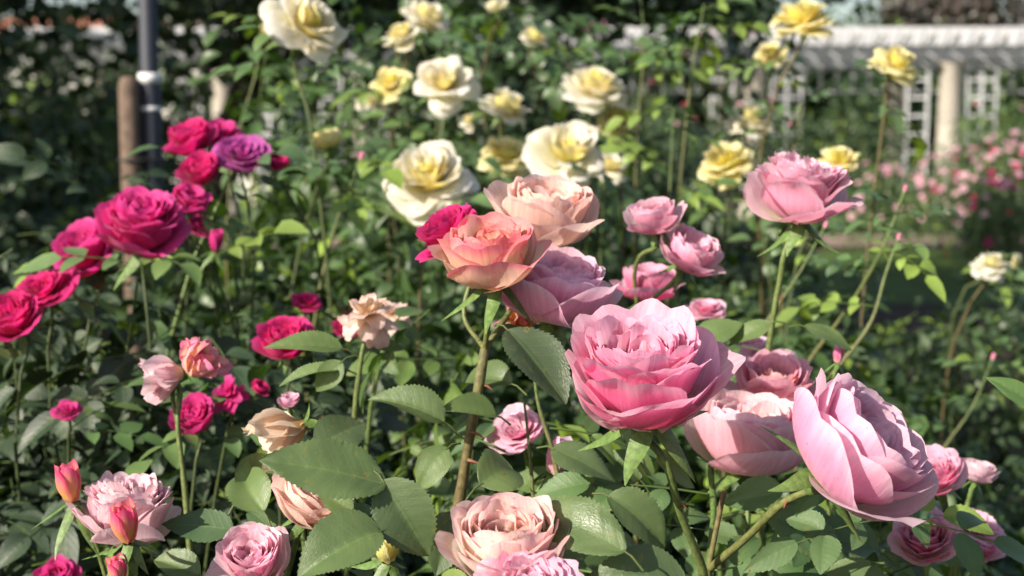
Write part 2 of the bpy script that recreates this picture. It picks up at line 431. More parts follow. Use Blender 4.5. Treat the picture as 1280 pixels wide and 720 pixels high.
def leaf_material(name='leaf_blade', veins=True, trans=.30, rough=.42):
    m, nt, N, Lk = new_mat(name)
    ca = add_node(N, 'ShaderNodeAttribute', attribute_name='ca'); cb = add_node(N, 'ShaderNodeAttribute', attribute_name='cb')
    geo = N.new('ShaderNodeNewGeometry')
    c = mixc(N, Lk, ca.outputs['Color'], cb.outputs['Color'], geo.outputs['Backfacing'])
    h = None
    if veins:
        uv = N.new('ShaderNodeUVMap'); sx = N.new('ShaderNodeSeparateXYZ'); Lk.new(uv.outputs[0], sx.inputs[0])
        au = mth(N, Lk, 'ABSOLUTE', mth(N, Lk, 'MULTIPLY', mth(N, Lk, 'SUBTRACT', sx.outputs[0], .5), 2.0))
        ph = mth(N, Lk, 'MULTIPLY', mth(N, Lk, 'SUBTRACT', mth(N, Lk, 'MULTIPLY', sx.outputs[1], 8.0), mth(N, Lk, 'MULTIPLY', au, 1.6)), math.pi)
        sv = mth(N, Lk, 'ABSOLUTE', mth(N, Lk, 'SINE', ph))
        side = ramp(N, Lk, sv, [(0, 1), (.16, 0)])
        mid = ramp(N, Lk, au, [(0, 1), (.06, 0)])
        vv = mth(N, Lk, 'MAXIMUM', mth(N, Lk, 'MULTIPLY', side, .35), mid)
        c = mixc(N, Lk, c, mixc(N, Lk, c, (.16, .24, .08), .55), vv)
        vo = N.new('ShaderNodeTexVoronoi'); vo.feature = 'DISTANCE_TO_EDGE'; vo.inputs['Scale'].default_value = 22; Lk.new(uv.outputs[0], vo.inputs[0])
        h = mth(N, Lk, 'ADD', mth(N, Lk, 'MULTIPLY', mth(N, Lk, 'POWER', sv, .4), .5), ramp(N, Lk, vo.outputs[0], [(0, 0), (.12, .25)]))
    tc = N.new('ShaderNodeTexCoord')
    bn = N.new('ShaderNodeTexNoise'); bn.inputs['Scale'].default_value = 45; bn.inputs['Detail'].default_value = 3; Lk.new(tc.outputs['Object'], bn.inputs[0])
    c = mixc(N, Lk, c, ramp(N, Lk, bn.outputs[0], [(.3, (.72, .78, .7)), (.7, (1.1, 1.08, 1.0))]), .8, 'MULTIPLY')
    if veins:
        b2 = N.new('ShaderNodeTexNoise'); b2.inputs['Scale'].default_value = 130; b2.inputs['Detail'].default_value = 3; Lk.new(tc.outputs['Object'], b2.inputs[0])
        c = mixc(N, Lk, c, (.20, .19, .05), ramp(N, Lk, b2.outputs[0], [(.64, 0), (.72, .55)]))
        c = mixc(N, Lk, c, (.05, .03, .02), ramp(N, Lk, b2.outputs[0], [(.73, 0), (.76, .8)]))
    p = N.new('ShaderNodeBsdfPrincipled'); Lk.new(c, p.inputs['Base Color']); p.inputs['Roughness'].default_value = rough
    p.inputs['Specular IOR Level'].default_value = .5
    Lk.new(mth(N, Lk, 'ADD', mth(N, Lk, 'MULTIPLY', bn.outputs[0], .3), rough - .15), p.inputs['Roughness'])
    if h is not None:
        bmp = N.new('ShaderNodeBump'); bmp.inputs['Strength'].default_value = .35; bmp.inputs['Distance'].default_value = .0008; Lk.new(h, bmp.inputs['Height'])
        Lk.new(bmp.outputs[0], p.inputs['Normal'])
    tr = N.new('ShaderNodeBsdfTranslucent'); Lk.new(mixc(N, Lk, c, (1.5, 1.7, .5), 1.0, 'MULTIPLY'), tr.inputs[0])
    mx = N.new('ShaderNodeMixShader'); mx.inputs[0].default_value = trans
    Lk.new(p.outputs[0], mx.inputs[1]); Lk.new(tr.outputs[0], mx.inputs[2])
    o = N.new('ShaderNodeOutputMaterial'); Lk.new(mx.outputs[0], o.inputs[0])
    return m
def attr_material(name, rough=.6, bump=.3, bscale=300.0, var=.25, spec=.4):
    """base colour from the mesh's own colours, broken up by noise"""
    m, nt, N, Lk = new_mat(name)
    ca = add_node(N, 'ShaderNodeAttribute', attribute_name='ca'); tc = N.new('ShaderNodeTexCoord')
    bn = N.new('ShaderNodeTexNoise'); bn.inputs['Scale'].default_value = bscale; bn.inputs['Detail'].default_value = 4; Lk.new(tc.outputs['Object'], bn.inputs[0])
    c = mixc(N, Lk, ca.outputs['Color'], ramp(N, Lk, bn.outputs[0], [(.3, (1 - 2 * var,) * 3), (.7, (1 + var * .4,) * 3)]), 1.0, 'MULTIPLY')
    p = N.new('ShaderNodeBsdfPrincipled'); Lk.new(c, p.inputs['Base Color']); p.inputs['Roughness'].default_value = rough
    p.inputs['Specular IOR Level'].default_value = spec
    bmp = N.new('ShaderNodeBump'); bmp.inputs['Strength'].default_value = bump; bmp.inputs['Distance'].default_value = .5 / bscale; Lk.new(bn.outputs[0], bmp.inputs['Height'])
    Lk.new(bmp.outputs[0], p.inputs['Normal'])
    o = N.new('ShaderNodeOutputMaterial'); Lk.new(p.outputs[0], o.inputs[0])
    return m
M_PETAL = petal_material()
M_LEAF = leaf_material()
M_FOL = leaf_material('foliage_blades', veins=False, trans=.30, rough=.45)
M_STEM = attr_material('rose_stem', rough=.5, bscale=250, var=.22)

# ---------------------------------------------------------------- light
SUN_DIR = unit((-.66, -.55, .48))     # towards the sun
def daylight(strength=.1, sun=4.0, exposure=0.0):
    w = bpy.data.worlds.new('World'); sc.world = w; w.use_nodes = True
    nt = w.node_tree; bg = nt.nodes['Background']
    sky = nt.nodes.new('ShaderNodeTexSky'); sky.sky_type = 'NISHITA'; sky.sun_disc = False
    sky.sun_elevation = math.asin(SUN_DIR[2]); sky.sun_rotation = math.atan2(SUN_DIR[0], SUN_DIR[1])
    sky.air_density = 1.0; sky.dust_density = 1.5; sky.ozone_density = 1.0
    nt.links.new(sky.outputs[0], bg.inputs[0]); bg.inputs[1].default_value = strength
    l = bpy.data.lights.new('sun', 'SUN'); l.energy = sun; l.angle = R_(.53); l.color = (1.0, .94, .84)
    o = bpy.data.objects.new('sun', l); COL.objects.link(o)
    o.rotation_euler = Vector(SUN_DIR).to_track_quat('Z', 'Y').to_euler(); o.location = (-8, -4, 12)
    sc.view_settings.view_transform = 'Standard'; sc.view_settings.look = 'None'; sc.view_settings.exposure = exposure; sc.view_settings.gamma = 1
    sc.view_settings.use_white_balance = True; sc.view_settings.white_balance_temperature = 6850; sc.view_settings.white_balance_tint = 11
def camera(focus=.86, A=.0058):
    c = bpy.data.cameras.new('camera'); o = bpy.data.objects.new('camera', c); COL.objects.link(o)
    o.location = (0, 0, CAMZ); o.rotation_euler = (math.pi / 2 - PITCH, 0, 0)
    c.sensor_width = 36; c.lens = 36 * FPX / W; c.clip_start = .02; c.clip_end = 800
    c.dof.use_dof = True; c.dof.focus_distance = focus; c.dof.aperture_fstop = c.lens / 1000 / A
    sc.camera = o
    return o
# ================================================================ colours of the cultivars
S = dict(
    pink=scheme('#f25098', '#f88cbc', '#ffd2e4', '#fbeab8', '#fdd8e6', '#faf0cc', streak='#f060a4', sa=.35, edgeamt=.8),
    pale=scheme('#f46aa4', '#fbb8d2', '#fddde8', '#f9eac0', '#fddee6', '#faf0cc', streak='#f490b8', sa=.35, edgeamt=.75),
    lilac=scheme('#f47cb2', '#f9b2d2', '#ffe2ee', '#fbecc4', '#fcd6e6', '#faf0cc', streak='#f08cc4', sa=.4, edgeamt=.8),
    flame=scheme('#fee490', '#fee0cc', '#f66c98', '#fde694', '#ffeacc', '#fde898', streak='#f66c98', sa=.5, edgeamt=.75),
    heart=scheme('#fdc088', '#fbb4cc', '#fedae4', '#f8e0a8', '#fbb8d0', '#f8ecc4', streak='#f46ca4', sa=.3),
    wiltpink=scheme('#fdd080', '#fcc4cc', '#f070b0', '#fcd878', '#fdd4b4', '#fbdc74', streak='#f060a0', sa=.5, edgeamt=.8),
    budc=scheme('#f89ca4', '#f87cac', '#ee4c94', '#fde070', '#fab4a8', '#fde47c', streak='#ee4484', sa=.5, edgeamt=.9, bh=1.05),
    palecream=scheme('#f878a8', '#fcc8d6', '#ffe6ec', '#fbecc4', '#fde6dc', '#faf0c4', streak='#f284b0', sa=.5, edgeamt=.7),
    peach=scheme('#fdd0a4', '#fee0d0', '#fedede', '#fbe49c', '#ffe2d8', '#fbeab8', streak='#f69cac', sa=.4),
    cream=scheme('#fad8b0', '#fbecdc', '#f9c4d4', '#f6e8b4', '#fbeee2', '#f7ecc0', streak='#ee78a4', sa=.6),
    blush=scheme('#f6c6c6', '#f8dce4', '#fae6ea', '#f6e8c0', '#f5d6e0', '#f7eecc', streak='#e8aac6'),
    yellow=scheme('#fbe750', '#fdfad0', '#fffef6', '#f9ea70', '#fefdf0', '#faf4b8'),
    gold=scheme('#fbea44', '#fcf5a8', '#fdfbe4', '#f6d84c', '#f8efb4', '#f4e68c'),
    magenta=scheme('#e01c84', '#ea3c96', '#f270c0', '#c01060', '#e03c90', '#b01050', streak='#a01c98', sa=.35),
    purple=scheme('#cc2c90', '#d458ac', '#dc80c8', '#a81468', '#c85cb4', '#901060', streak='#8030b0', sa=.5),
    red=scheme('#dc0c6c', '#e82484', '#f060ac', '#b00c50', '#dc1c7c', '#a00830'),
    withered=scheme('#f0c878', '#fbe8d4', '#faecdc', '#e4b860', '#fbeede', '#d8a850', streak='#c07a30', sa=.5),
    blown=scheme('#f0d0a0', '#f6e6dc', '#e8b8b8', '#e0c080', '#f4e4dc', '#e0c890', streak='#d08a80', sa=.5),
)
GREEN = (.10, .17, .045); OLIVE = (.14, .15, .05); BROWN = (.16, .10, .05)

def add_calyx(R, c, M, parent, seed, refl=1.0, col=GREEN, long=1.0):
    return place_mb(calyx_mb(R, random.Random(seed), refl, col, long), c, M).build('calyx', M_STEM, parent)
def stem_to_ground(c, axis, via, gx, gy, r, parent, seed, cols=(OLIVE, GREEN), name='stem', ground=True, nr=8, thorns=0):
    rng = random.Random(seed); c = np.array(c); ax = unit(axis)
    top = c - ax * .004; pts = [top, c - ax * (.02 if not len(via) else .012)] + [np.array(p) for p in via]
    last = pts[-1]
    if ground:
        g = np.array((gx, gy, -.02))
        for t in (.33, .66):
            m = last + (g - last) * t + np.array((rng.uniform(-.045, .045), rng.uniform(-.04, .04), 0)); pts.append(m)
        pts.append(g)
    path = smooth_path(pts, 6)
    mb = MB(); tube(mb, path[::-1], r * (1.35 if ground else 1.1), r, nr, cols[0], cols[1], rng, .05)
    for k in range(thorns):
        i = rng.randint(3, len(path) - 4); q = path[i]; d = unit((rng.uniform(-1, 1), rng.uniform(-1, .3), -.35))
        tube(mb, [q, q + d * r * 1.8, q + d * r * 3.0 + np.array((0, 0, -r * .6))], r * .8, r * .05, 5, (.2, .09, .05), (.24, .07, .04), cap=False)
    return mb.build(name, M_STEM, parent), path
LEAFC = [(.050, .098, .026), (.058, .115, .028), (.042, .084, .028), (.085, .140, .030), (.066, .118, .036)]
def leaf_cols(rng, young=.0):
    c = np.array(LEAFC[rng.randrange(len(LEAFC))]) * rng.uniform(.8, 1.2)
    if rng.random() < young: c = np.array((.15, .22, .03)) * rng.uniform(.7, 1.1)
    return c, c * 1.25 + np.array((.03, .04, .035))
def stem_leaves(path, n, s, parent, seed, lo=.15, hi=.7, hires=False, young=.1):
    rng = random.Random(seed)
    for k in range(n):
        i = int(len(path) * rng.uniform(lo, hi)); q = path[i]
        az = rng.uniform(0, 6.283); d = np.array((math.cos(az), math.sin(az) * .8, rng.uniform(-.1, .6)))
        v, f, uv = compound(rng, s * rng.uniform(.8, 1.15), rng.choice((3, 5, 5)), hires)
        x = unit(d); z = unit(np.array((0, 0, 1.)) + .4 * np.array((rng.uniform(-1, 1), -1, 0))); y = unit(np.cross(z, x)); z = np.cross(x, y)
        mb = MB(); c1, c2 = leaf_cols(rng, young); mb.add(v @ np.stack([x, y, z], 0) + q, f, uv, c1, c2)
        mb.build('leaf', M_LEAF if hires else M_FOL, parent)

def bloom_at(px, py, D, size, axis, kind, sch, seed, parent, roll=0.0, q=1.0, sq=1.0, name='bloom', lab=None, cal=True, refl=1.0, n=None, calcol=GREEN, long=1.0, ruf=None):
    """bloom whose middle shows at (px, py), size photo pixels wide; returns its base point, axis, radius"""
    wfac = {'cup': 1.95, 'dome': 2.05, 'open': 2.35, 'globe': 2.15, 'bud': 1.5, 'withered': 2.2, 'shaggy': 2.2, 'wilt': 1.8}[kind]
    R = size / FPX * D / wfac
    hfac = {'cup': .55, 'dome': .6, 'open': .36, 'globe': .55, 'bud': .95, 'withered': .1, 'shaggy': .35, 'wilt': .7}[kind]
    ax = unit(axis); c = np.array(P(px, py, D)) - ax * R * hfac
    M = frame(ax, roll)
    mb = rose_mb(S[sch] if isinstance(sch, str) else sch, R, kind, seed, q, n, ruf)
    o = place_mb(mb, c, M).build(name, M_PETAL, parent)
    if lab: o['label'] = lab
    if cal: add_calyx(R if kind != 'bud' else R * 2.2, c, M, o, seed, refl, calcol, long)
    return c, ax, R

def rose(px, py, D, size, axis, kind, sch, seed, label, cat='rose', group=None, via=(), g=(0, 0), r=.0019, roll=0.0, q=1.0, leaves=2, ls=.035, hires=False,
         refl=1.0, name='rose', n=None, cols=(OLIVE, GREEN), lo=.15, hi=.6, thorns=0, young=.1, calcol=GREEN, long=1.0, ruf=None):
    base = P(px, py, D); gx, gy = base.x + g[0], base.y + g[1]
    t = thing(name, (gx, gy, 0), label, cat, group)
    c, ax, R = bloom_at(px, py, D, size, axis, kind, sch, seed, t, roll, q, refl=refl, n=n, calcol=calcol, long=long, ruf=ruf)
    _, path = stem_to_ground(c, ax, [P(*v) for v in via], gx, gy, r, t, seed, cols, thorns=thorns)
    if leaves: stem_leaves(path, leaves, ls, t, seed + 5, lo, hi, hires, young)
    return t

# ================================================================ bushes
def tmpl(seed, s, K=8, hires=0):
    rng = random.Random(seed); out = []
    for k in range(K):
        V, F, UV, n = [], [], [], 0
        nl = rng.choice((3, 5, 5, 5)) if hires >= 0 else 1
        if hires == -1:       # single small leaf blades for far bushes
            v, f, uv = leaflet(s, s * .36, rng, 3, 3, 0, .3, rng.uniform(0, .6)); out.append((v, f, uv)); continue
        v, f, uv = compound(rng, s, nl, False) if hires == 0 else compound_mid(rng, s, nl)
        out.append((v, f, uv))
    return out
def compound_mid(rng, s, nl):
    global leaflet
    keep = leaflet
    def mid(L, w, r_, nu=9, nv=18, teeth=12, cup=.25, bend=.35, twist=0.0, wave=.03, **k):
        return keep(L, w, r_, 5, 15, 14, cup, bend, twist=twist, wave=wave)
    leaflet = mid
    try: return compound(rng, s, nl, False)
    finally: leaflet = keep
def scatter(mb, pts, nrm, size, rng, T, young=.08, cmul=1.0, jit=.7, cols=None):
    """batch of leaves at pts whose upper faces look roughly along nrm"""
    nr = np.random.RandomState(rng.randint(0, 10 ** 6)); n = len(pts)
    z = nrm + nr.normal(0, jit, (n, 3)) * .6; z /= np.linalg.norm(z, axis=1, keepdims=True)
    a = nr.normal(0, 1, (n, 3)); a[:, 2] -= .3
    x = a - (a * z).sum(1, keepdims=True) * z; x /= np.linalg.norm(x, axis=1, keepdims=True) + 1e-9
    y = np.cross(z, x); M = np.stack([x, y, z], 1)
    sc_ = size * nr.uniform(.65, 1.25, n); kind = nr.randint(0, len(T), n)
    base = np.array(cols if cols is not None else LEAFC)[nr.randint(0, len(cols if cols is not None else LEAFC), n)] * nr.uniform(.7, 1.25, (n, 1)) * cmul
    yg = nr.rand(n) < young
    base[yg] = np.array((.17, .25, .035)) * nr.uniform(.6, 1.1, (yg.sum(), 1))
    for k, (tv, tf, tuv) in enumerate(T):
        sel = np.where(kind == k)[0]
        if not len(sel): continue
        v = np.einsum('pi,nij->npj', tv, M[sel]) * sc_[sel][:, None, None] + pts[sel][:, None, :]
        m = len(tv); f = tf[None] + (np.arange(len(sel)) * m)[:, None, None]
        c = np.repeat(base[sel], m, 0)
        mb.add(v.reshape(-1, 3), f.reshape(-1, tf.shape[1]), np.tile(tuv, (len(sel), 1)), c, c * 1.25 + np.array((.02, .03, .02)))
def blob_points(rng, c, r, n, shell=.55, lump=.22, bottom=-.75):
    nr = np.random.RandomState(rng.randint(0, 10 ** 6))
    d = nr.normal(0, 1, (n * 3, 3)); d /= np.linalg.norm(d, axis=1, keepdims=True); d = d[d[:, 2] > bottom][:n]
    ph = nr.uniform(0, 6, 6)
    lumpy = 1 + lump * (np.sin(d[:, 0] * 5 + ph[0]) * np.sin(d[:, 1] * 5 + ph[1]) + .6 * np.sin(d[:, 2] * 7 + d[:, 0] * 6 + ph[2]) + .5 * np.sin(d[:, 0] * 13 + ph[3]) * np.sin(d[:, 2] * 11 + ph[4]))
    rad = (shell + (1 - shell) * nr.rand(len(d)) ** .6) * lumpy
    return np.array(c) + d * rad[:, None] * np.array(r), d
def bush(name, c, r, n, s, seed, label, cat='rose bush', canes=8, hires=0, young=.08, group=None, shell=.5, lump=.22, cmul=1.0, T=None, up=.8, cols=None, keep=None, extra=(), jit=.7, caner=.004):
    """extra: further lumps (centre, radii, count) of the same plant"""
    rng = random.Random(seed)
    t = thing(name, (c[0], c[1], 0), label, cat, group)
    T = T or tmpl(seed, 1.0, 8, hires); mb = MB()
    for cc, rr_, nn in [(c, r, n)] + list(extra):
        pts, d = blob_points(rng, cc, rr_, nn, shell, lump)
        pts[:, 2] = np.maximum(pts[:, 2], .03)
        if keep is not None: k = keep(pts); pts, d = pts[k], d[k]
        nm = d * .7 + np.array((-.25, -.25, up)); nm /= np.linalg.norm(nm, axis=1, keepdims=True)
        scatter(mb, pts, nm, s, rng, T, young, cmul * .8, jit, cols)
    mb.build('foliage', M_FOL if hires == 0 or hires == -1 else M_LEAF, t)
    for k in range(canes):
        cc, rr_, nn = ([(c, r, n)] + list(extra))[k % (1 + len(extra))]
        a = rng.uniform(0, 6.28); q = rng.uniform(.2, .85)
        top = np.array(cc) + np.array((math.cos(a) * q * rr_[0], math.sin(a) * q * rr_[1], rr_[2] * rng.uniform(.5, .9)))
        g = np.array((cc[0] + rng.uniform(-.3, .3) * rr_[0], cc[1] + rng.uniform(-.3, .3) * rr_[1], -.02))
        mid = g + (top - g) * .5 + np.array((rng.uniform(-.1, .1), rng.uniform(-.1, .1), .1)) * rr_[0]
        m2 = MB(); tube(m2, smooth_path([g, mid, top], 6), caner, caner * .5, 6, BROWN, OLIVE, rng, .05); m2.build('cane', M_STEM, t)
    return t

# ================================================================ setting
def ground_mat(name, stops, scale, bump=.5, extra=None):
    m, nt, N, Lk = new_mat(name)
    tc = N.new('ShaderNodeTexCoord')
    n1 = N.new('ShaderNodeTexNoise'); n1.inputs['Scale'].default_value = scale; n1.inputs['Detail'].default_value = 8; Lk.new(tc.outputs['Object'], n1.inputs[0])
    n2 = N.new('ShaderNodeTexNoise'); n2.inputs['Scale'].default_value = scale * .06; n2.inputs['Detail'].default_value = 4; Lk.new(tc.outputs['Object'], n2.inputs[0])
    c = ramp(N, Lk, n1.outputs[0], stops); c = mixc(N, Lk, c, ramp(N, Lk, n2.outputs[0], [(.35, (.65,) * 3), (.65, (1.15,) * 3)]), 1.0, 'MULTIPLY')
    p = N.new('ShaderNodeBsdfPrincipled'); Lk.new(c, p.inputs['Base Color']); p.inputs['Roughness'].default_value = .9; p.inputs['Specular IOR Level'].default_value = .2
    b = N.new('ShaderNodeBump'); b.inputs['Strength'].default_value = bump; b.inputs['Distance'].default_value = .6 / scale; Lk.new(n1.outputs[0], b.inputs['Height']); Lk.new(b.outputs[0], p.inputs['Normal'])
    o = N.new('ShaderNodeOutputMaterial'); Lk.new(p.outputs[0], o.inputs[0])
    return m
def sheet(name, x0, x1, y0, y1, z, mat, nx=2, ny=2, wob=0.0, seed=1):
    rng = random.Random(seed); w1 = wav(rng, 5, 2.0); mb = MB()
    X, Y = np.meshgrid(np.linspace(x0, x1, nx), np.linspace(y0, y1, ny))
    if wob:
        e = w1(X[0] * .5, X[0] * 0) * wob; Y[0] += e; Y[-1] += w1(X[-1] * .4 + 3, X[-1] * 0) * wob
    mb.add(np.stack([X, Y, X * 0 + z], -1).reshape(-1, 3), grid_faces(nx, ny)[:, ::1])
    return tag(mb.build(name, mat), kind='structure')
M_SOIL = ground_mat('mulch', [(.3, (.02, .014, .01)), (.55, (.055, .038, .026)), (.75, (.11, .08, .055))], 60)
M_LAWN = ground_mat('lawn_turf', [(.3, (.035, .07, .015)), (.6, (.075, .13, .03)), (.8, (.11, .16, .05))], 40)
M_PATH = ground_mat('sandy_path', [(.3, (.20, .15, .12)), (.7, (.34, .26, .21))], 80)
sheet('ground', -400, 400, -60, 700, 0.0, M_SOIL)
sheet('lawn', -60, 60, 12.0, 17.2, .004, M_LAWN, 60, 2, .5, 3)
sheet('garden_path', -60, 60, 17.9, 19.9, .005, M_PATH, 60, 2, .25, 5)
sheet('far_lawn', -90, 90, 20.4, 70, .004, M_LAWN, 60, 2, .3, 7)

M_WHITE = attr_material('white_paint', rough=.5, bump=.1, bscale=12, var=.08)
M_CONC = attr_material('column_stone', rough=.85, bump=.4, bscale=30, var=.15)
M_ROOF = attr_material('roof_tiles', rough=.8, bump=.3, bscale=8, var=.2)
M_BARK = attr_material('tree_bark', rough=.9, bump=.8, bscale=22, var=.3, spec=.2)
M_POLE = attr_material('painted_steel', rough=.6, bump=.1, bscale=60, var=.06)
M_WOOD = attr_material('stake_timber', rough=.9, bump=.4, bscale=40, var=.2)

def boxv(mb, lo, hi, col=(.8, .8, .8)):
    x0, y0, z0 = lo; x1, y1, z1 = hi
    v = np.array([(x0, y0, z0), (x1, y0, z0), (x1, y1, z0), (x0, y1, z0), (x0, y0, z1), (x1, y0, z1), (x1, y1, z1), (x0, y1, z1)])
    f = [(0, 3, 2, 1), (4, 5, 6, 7), (0, 1, 5, 4), (1, 2, 6, 5), (2, 3, 7, 6), (3, 0, 4, 7)]
    mb.add(v, f, None, col)
def lathe(mb, cx, cy, prof, nr=20, col=(.5, .5, .5)):
    a = np.linspace(0, 2 * math.pi, nr, endpoint=False)
    v = np.array([[(cx + r * math.cos(t), cy + r * math.sin(t), z) for t in a] for r, z in prof])
    n = len(prof); i = np.arange(n * nr).reshape(n, nr); j = np.roll(i, -1, 1)
    mb.add(v.reshape(-1, 3), np.stack([i[:-1], j[:-1], j[1:], i[1:]], -1).reshape(-1, 4), None, col)

# ---- pergola: round stone columns, two beams, white rafters with a lattice frieze and trellis panels
PY0, PY1 = 23.6, 26.8
WH = (.50, .51, .53)
pg = thing('pergola', (2, PY0, 0), 'long white garden pergola on round stone columns behind the roses', 'pergola')
cols_x = [px_ for px_ in (1190, 945, 700, 455, 278, 60)]
xs = [(p_ - 640) / FPX * 23.3 for p_ in (1930, 1685, 1440, 1190, 945, 700, 455, 278, 60)]
for row, (yy, off) in enumerate(((PY0, 0), (PY1, 0))):
    for x in xs:
        m = MB(); lathe(m, x + off, yy, [(0, .0), (.26, .0), (.26, .12), (.21, .16), (.20, 1.2), (.175, 2.46), (.21, 2.5), (.23, 2.56), (.23, 2.62), (0, 2.62)], 20, (.44, .40, .35))
        m.build('column', M_CONC, pg)
    m = MB(); boxv(m, (xs[-1] - .5, yy - .12, 2.623), (xs[0] + .5, yy + .12, 2.86), WH); m.build('beam', M_WHITE, pg, False)
x = xs[-1] - .4
while x < xs[0] + .4:      # each rafter crosses both beams and runs on past the front one
    m = MB(); y0, y1 = PY0 - .75, PY1 + .75
    v = []
    for xx in (x, x + .06):
        v += [(xx, y0, 2.98), (xx, y0 + .25, 2.863), (xx, y1 - .25, 2.863), (xx, y1, 2.98), (xx, y1, 3.08), (xx, y0, 3.08)]
    f6 = [(0, 1, 2, 3, 4, 5), (11, 10, 9, 8, 7, 6)]
    q = [(i, (i + 1) % 6) for i in range(6)]
    m.add(v, f6, None, WH); m.add(v, [(b, a, a + 6, b + 6) for a, b in q], None, WH)
    m.build('rafter', M_WHITE, pg, False); x += .40
for zz in (3.083,):
    for k in range(7):
        y = PY0 - .5 + k * .7
        m = MB(); boxv(m, (xs[-1] - .5, y, zz), (xs[0] + .5, y + .05, zz + .045), WH); m.build('batten', M_WHITE, pg, False)
def lattice(x0, x1, y, z0, z1, sx, sz, b=.045, name='trellis_panel'):
    m = MB()
    nx = max(1, round((x1 - x0) / sx)); nz = max(1, round((z1 - z0) / sz))
    for i in range(nx + 1):
        x = x0 + (x1 - x0) * i / nx; boxv(m, (x - b / 2, y, z0), (x + b / 2, y + .03, z1), WH)
    for i in range(nz + 1):
        z = z0 + (z1 - z0) * i / nz; boxv(m, (x0 - b / 2, y + .033, z - b / 2), (x1 + b / 2, y + .06, z + b / 2), WH)
    m.build(name, M_WHITE, pg, False)
for a, b in zip(xs[1:], xs[:-1]):
    if b < -4.9: continue
    lattice(a + .26, b - .26, PY1 - .05, 2.18, 2.60, .32, .38, .06, 'lattice_frieze')
    lattice(a + .28, a + .76, PY0 - .02, .5, 2.60, .24, .30)
    lattice(b - .72, b - .38, PY0 - .02, .5, 2.60, .34, .30)

# ---- house far behind on the left
hs = thing('house', (-12, 38, 0), 'white house with terracotta tiled roof glimpsed through trees', 'house')
hx0, hx1, hy0, hy1, hz = -16.0, -6.0, 34.0, 42.0, 3.55
m = MB(); boxv(m, (hx0, hy0, 0), (hx1, hy1, hz), (.74, .72, .68)); m.build('wall', M_WHITE, hs, False)
m = MB(); e = .5
rv = [(hx0 - e, hy0 - e, hz + .003), (hx1 + e, hy0 - e, hz + .003), (hx1 + e, hy1 + e, hz + .003), (hx0 - e, hy1 + e, hz + .003), (hx0 + 3.5, 38, hz + .95), (hx1 - 3.5, 38, hz + .95)]
m.add(rv, [(0, 1, 5, 4), (2, 3, 4, 5)], None, (.42, .17, .10)); m.add(rv, [(1, 2, 5), (3, 0, 4)], None, (.42, .17, .10)); m.add(rv, [(0, 3, 2, 1)], None, (.6, .5, .45))
rf = m.build('roof', M_ROOF, hs, False)
for k, x in enumerate((-14.6, -12.2, -9.4, -7.6)):
    m = MB(); boxv(m, (x - .55, hy0 - .04, 1.1), (x + .55, hy0 - .004, 2.6), (.70, .70, .68)); w = m.build('window', M_WHITE, hs, False)
    m = MB(); boxv(m, (x - .47, hy0 - .06, 1.18), (x - .03, hy0 - .043, 2.52), (.05, .06, .07)); boxv(m, (x + .03, hy0 - .06, 1.18), (x + .47, hy0 - .043, 2.52), (.05, .06, .07)); m.build('pane', M_POLE, w, False)

# ---- trees
def tree(label, x, y, h, cr, cz, n, s, seed, lean=(0, 0), tr=.15, cols=None, cmul=1.0, limbs=6, group='trees behind the garden', cat='tree', lump=.3, shell=.4, extra=(), keep=None):
    rng = random.Random(seed); t = thing('tree', (x, y, 0), label, cat, group)
    top = np.array((x + lean[0], y + lean[1], cz)); base = np.array((x, y, -.05))
    mid = (top + base) / 2 + np.array((rng.uniform(-.1, .1), rng.uniform(-.1, .1), 0)) * h * .15
    m = MB(); path = smooth_path([base, mid, top], 8); tube(m, path, tr * 1.25, tr * .6, 12, (.07, .055, .042), None, rng, .06)
    for k in range(limbs):
        a = k * 2.4 + rng.uniform(-.4, .4); i = int(len(path) * rng.uniform(.5, .95)); q = path[i]
        e_ = top + np.array((math.cos(a) * cr[0] * .7, math.sin(a) * cr[1] * .7, rng.uniform(-.3, .5) * cr[2]))
        tube(m, smooth_path([q, (q + e_) / 2 + np.array((0, 0, .1 * cr[2])), e_], 5), tr * .4, tr * .08, 7, (.06, .05, .04), None, rng, .05, cap=False)
    m.build('trunk', M_BARK, t)
    mb = MB(); T = tmpl(seed, 1.0, 8, -1)
    C = np.array((top[0], top[1], cz))
    for cc, rr_, nn in [((0, 0, 0), cr, n)] + list(extra):
        pts, d = blob_points(rng, C + np.array(cc), rr_, nn, shell, lump, -.95)
        if keep is not None: k = keep(pts); pts, d = pts[k], d[k]
        scatter(mb, pts, d * .5 + np.array((-.1, -.1, .7)), s, rng, T, .03, cmul, .9, cols)
    mb.build('crown', M_FOL, t); return t
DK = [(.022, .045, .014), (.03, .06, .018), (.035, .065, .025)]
MG = [(.045, .085, .025), (.055, .10, .03), (.07, .11, .035)]
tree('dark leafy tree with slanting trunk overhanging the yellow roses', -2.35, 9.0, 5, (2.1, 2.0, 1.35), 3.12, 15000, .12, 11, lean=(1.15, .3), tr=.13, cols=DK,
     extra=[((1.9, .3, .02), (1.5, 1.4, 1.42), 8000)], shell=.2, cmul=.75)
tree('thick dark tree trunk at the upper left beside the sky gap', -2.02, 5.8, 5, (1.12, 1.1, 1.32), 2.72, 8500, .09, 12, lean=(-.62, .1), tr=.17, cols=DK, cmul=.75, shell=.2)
tree('bushy tree added out of view to shade the left side', -5.3, 3.2, 5, (1.9, 1.9, 1.9), 4.0, 5000, .17, 13, tr=.14, cols=DK, shell=.2)  # stands out of view, added to block the sun from the left background
tree('tall bushy tree added beyond the left edge to shade the dark trunks', -7.4, 4.9, 8, (2.6, 2.6, 2.6), 6.0, 6000, .22, 14, tr=.2, cols=DK, shell=.2)  # likewise unseen, added to cast shade on the trees at upper left
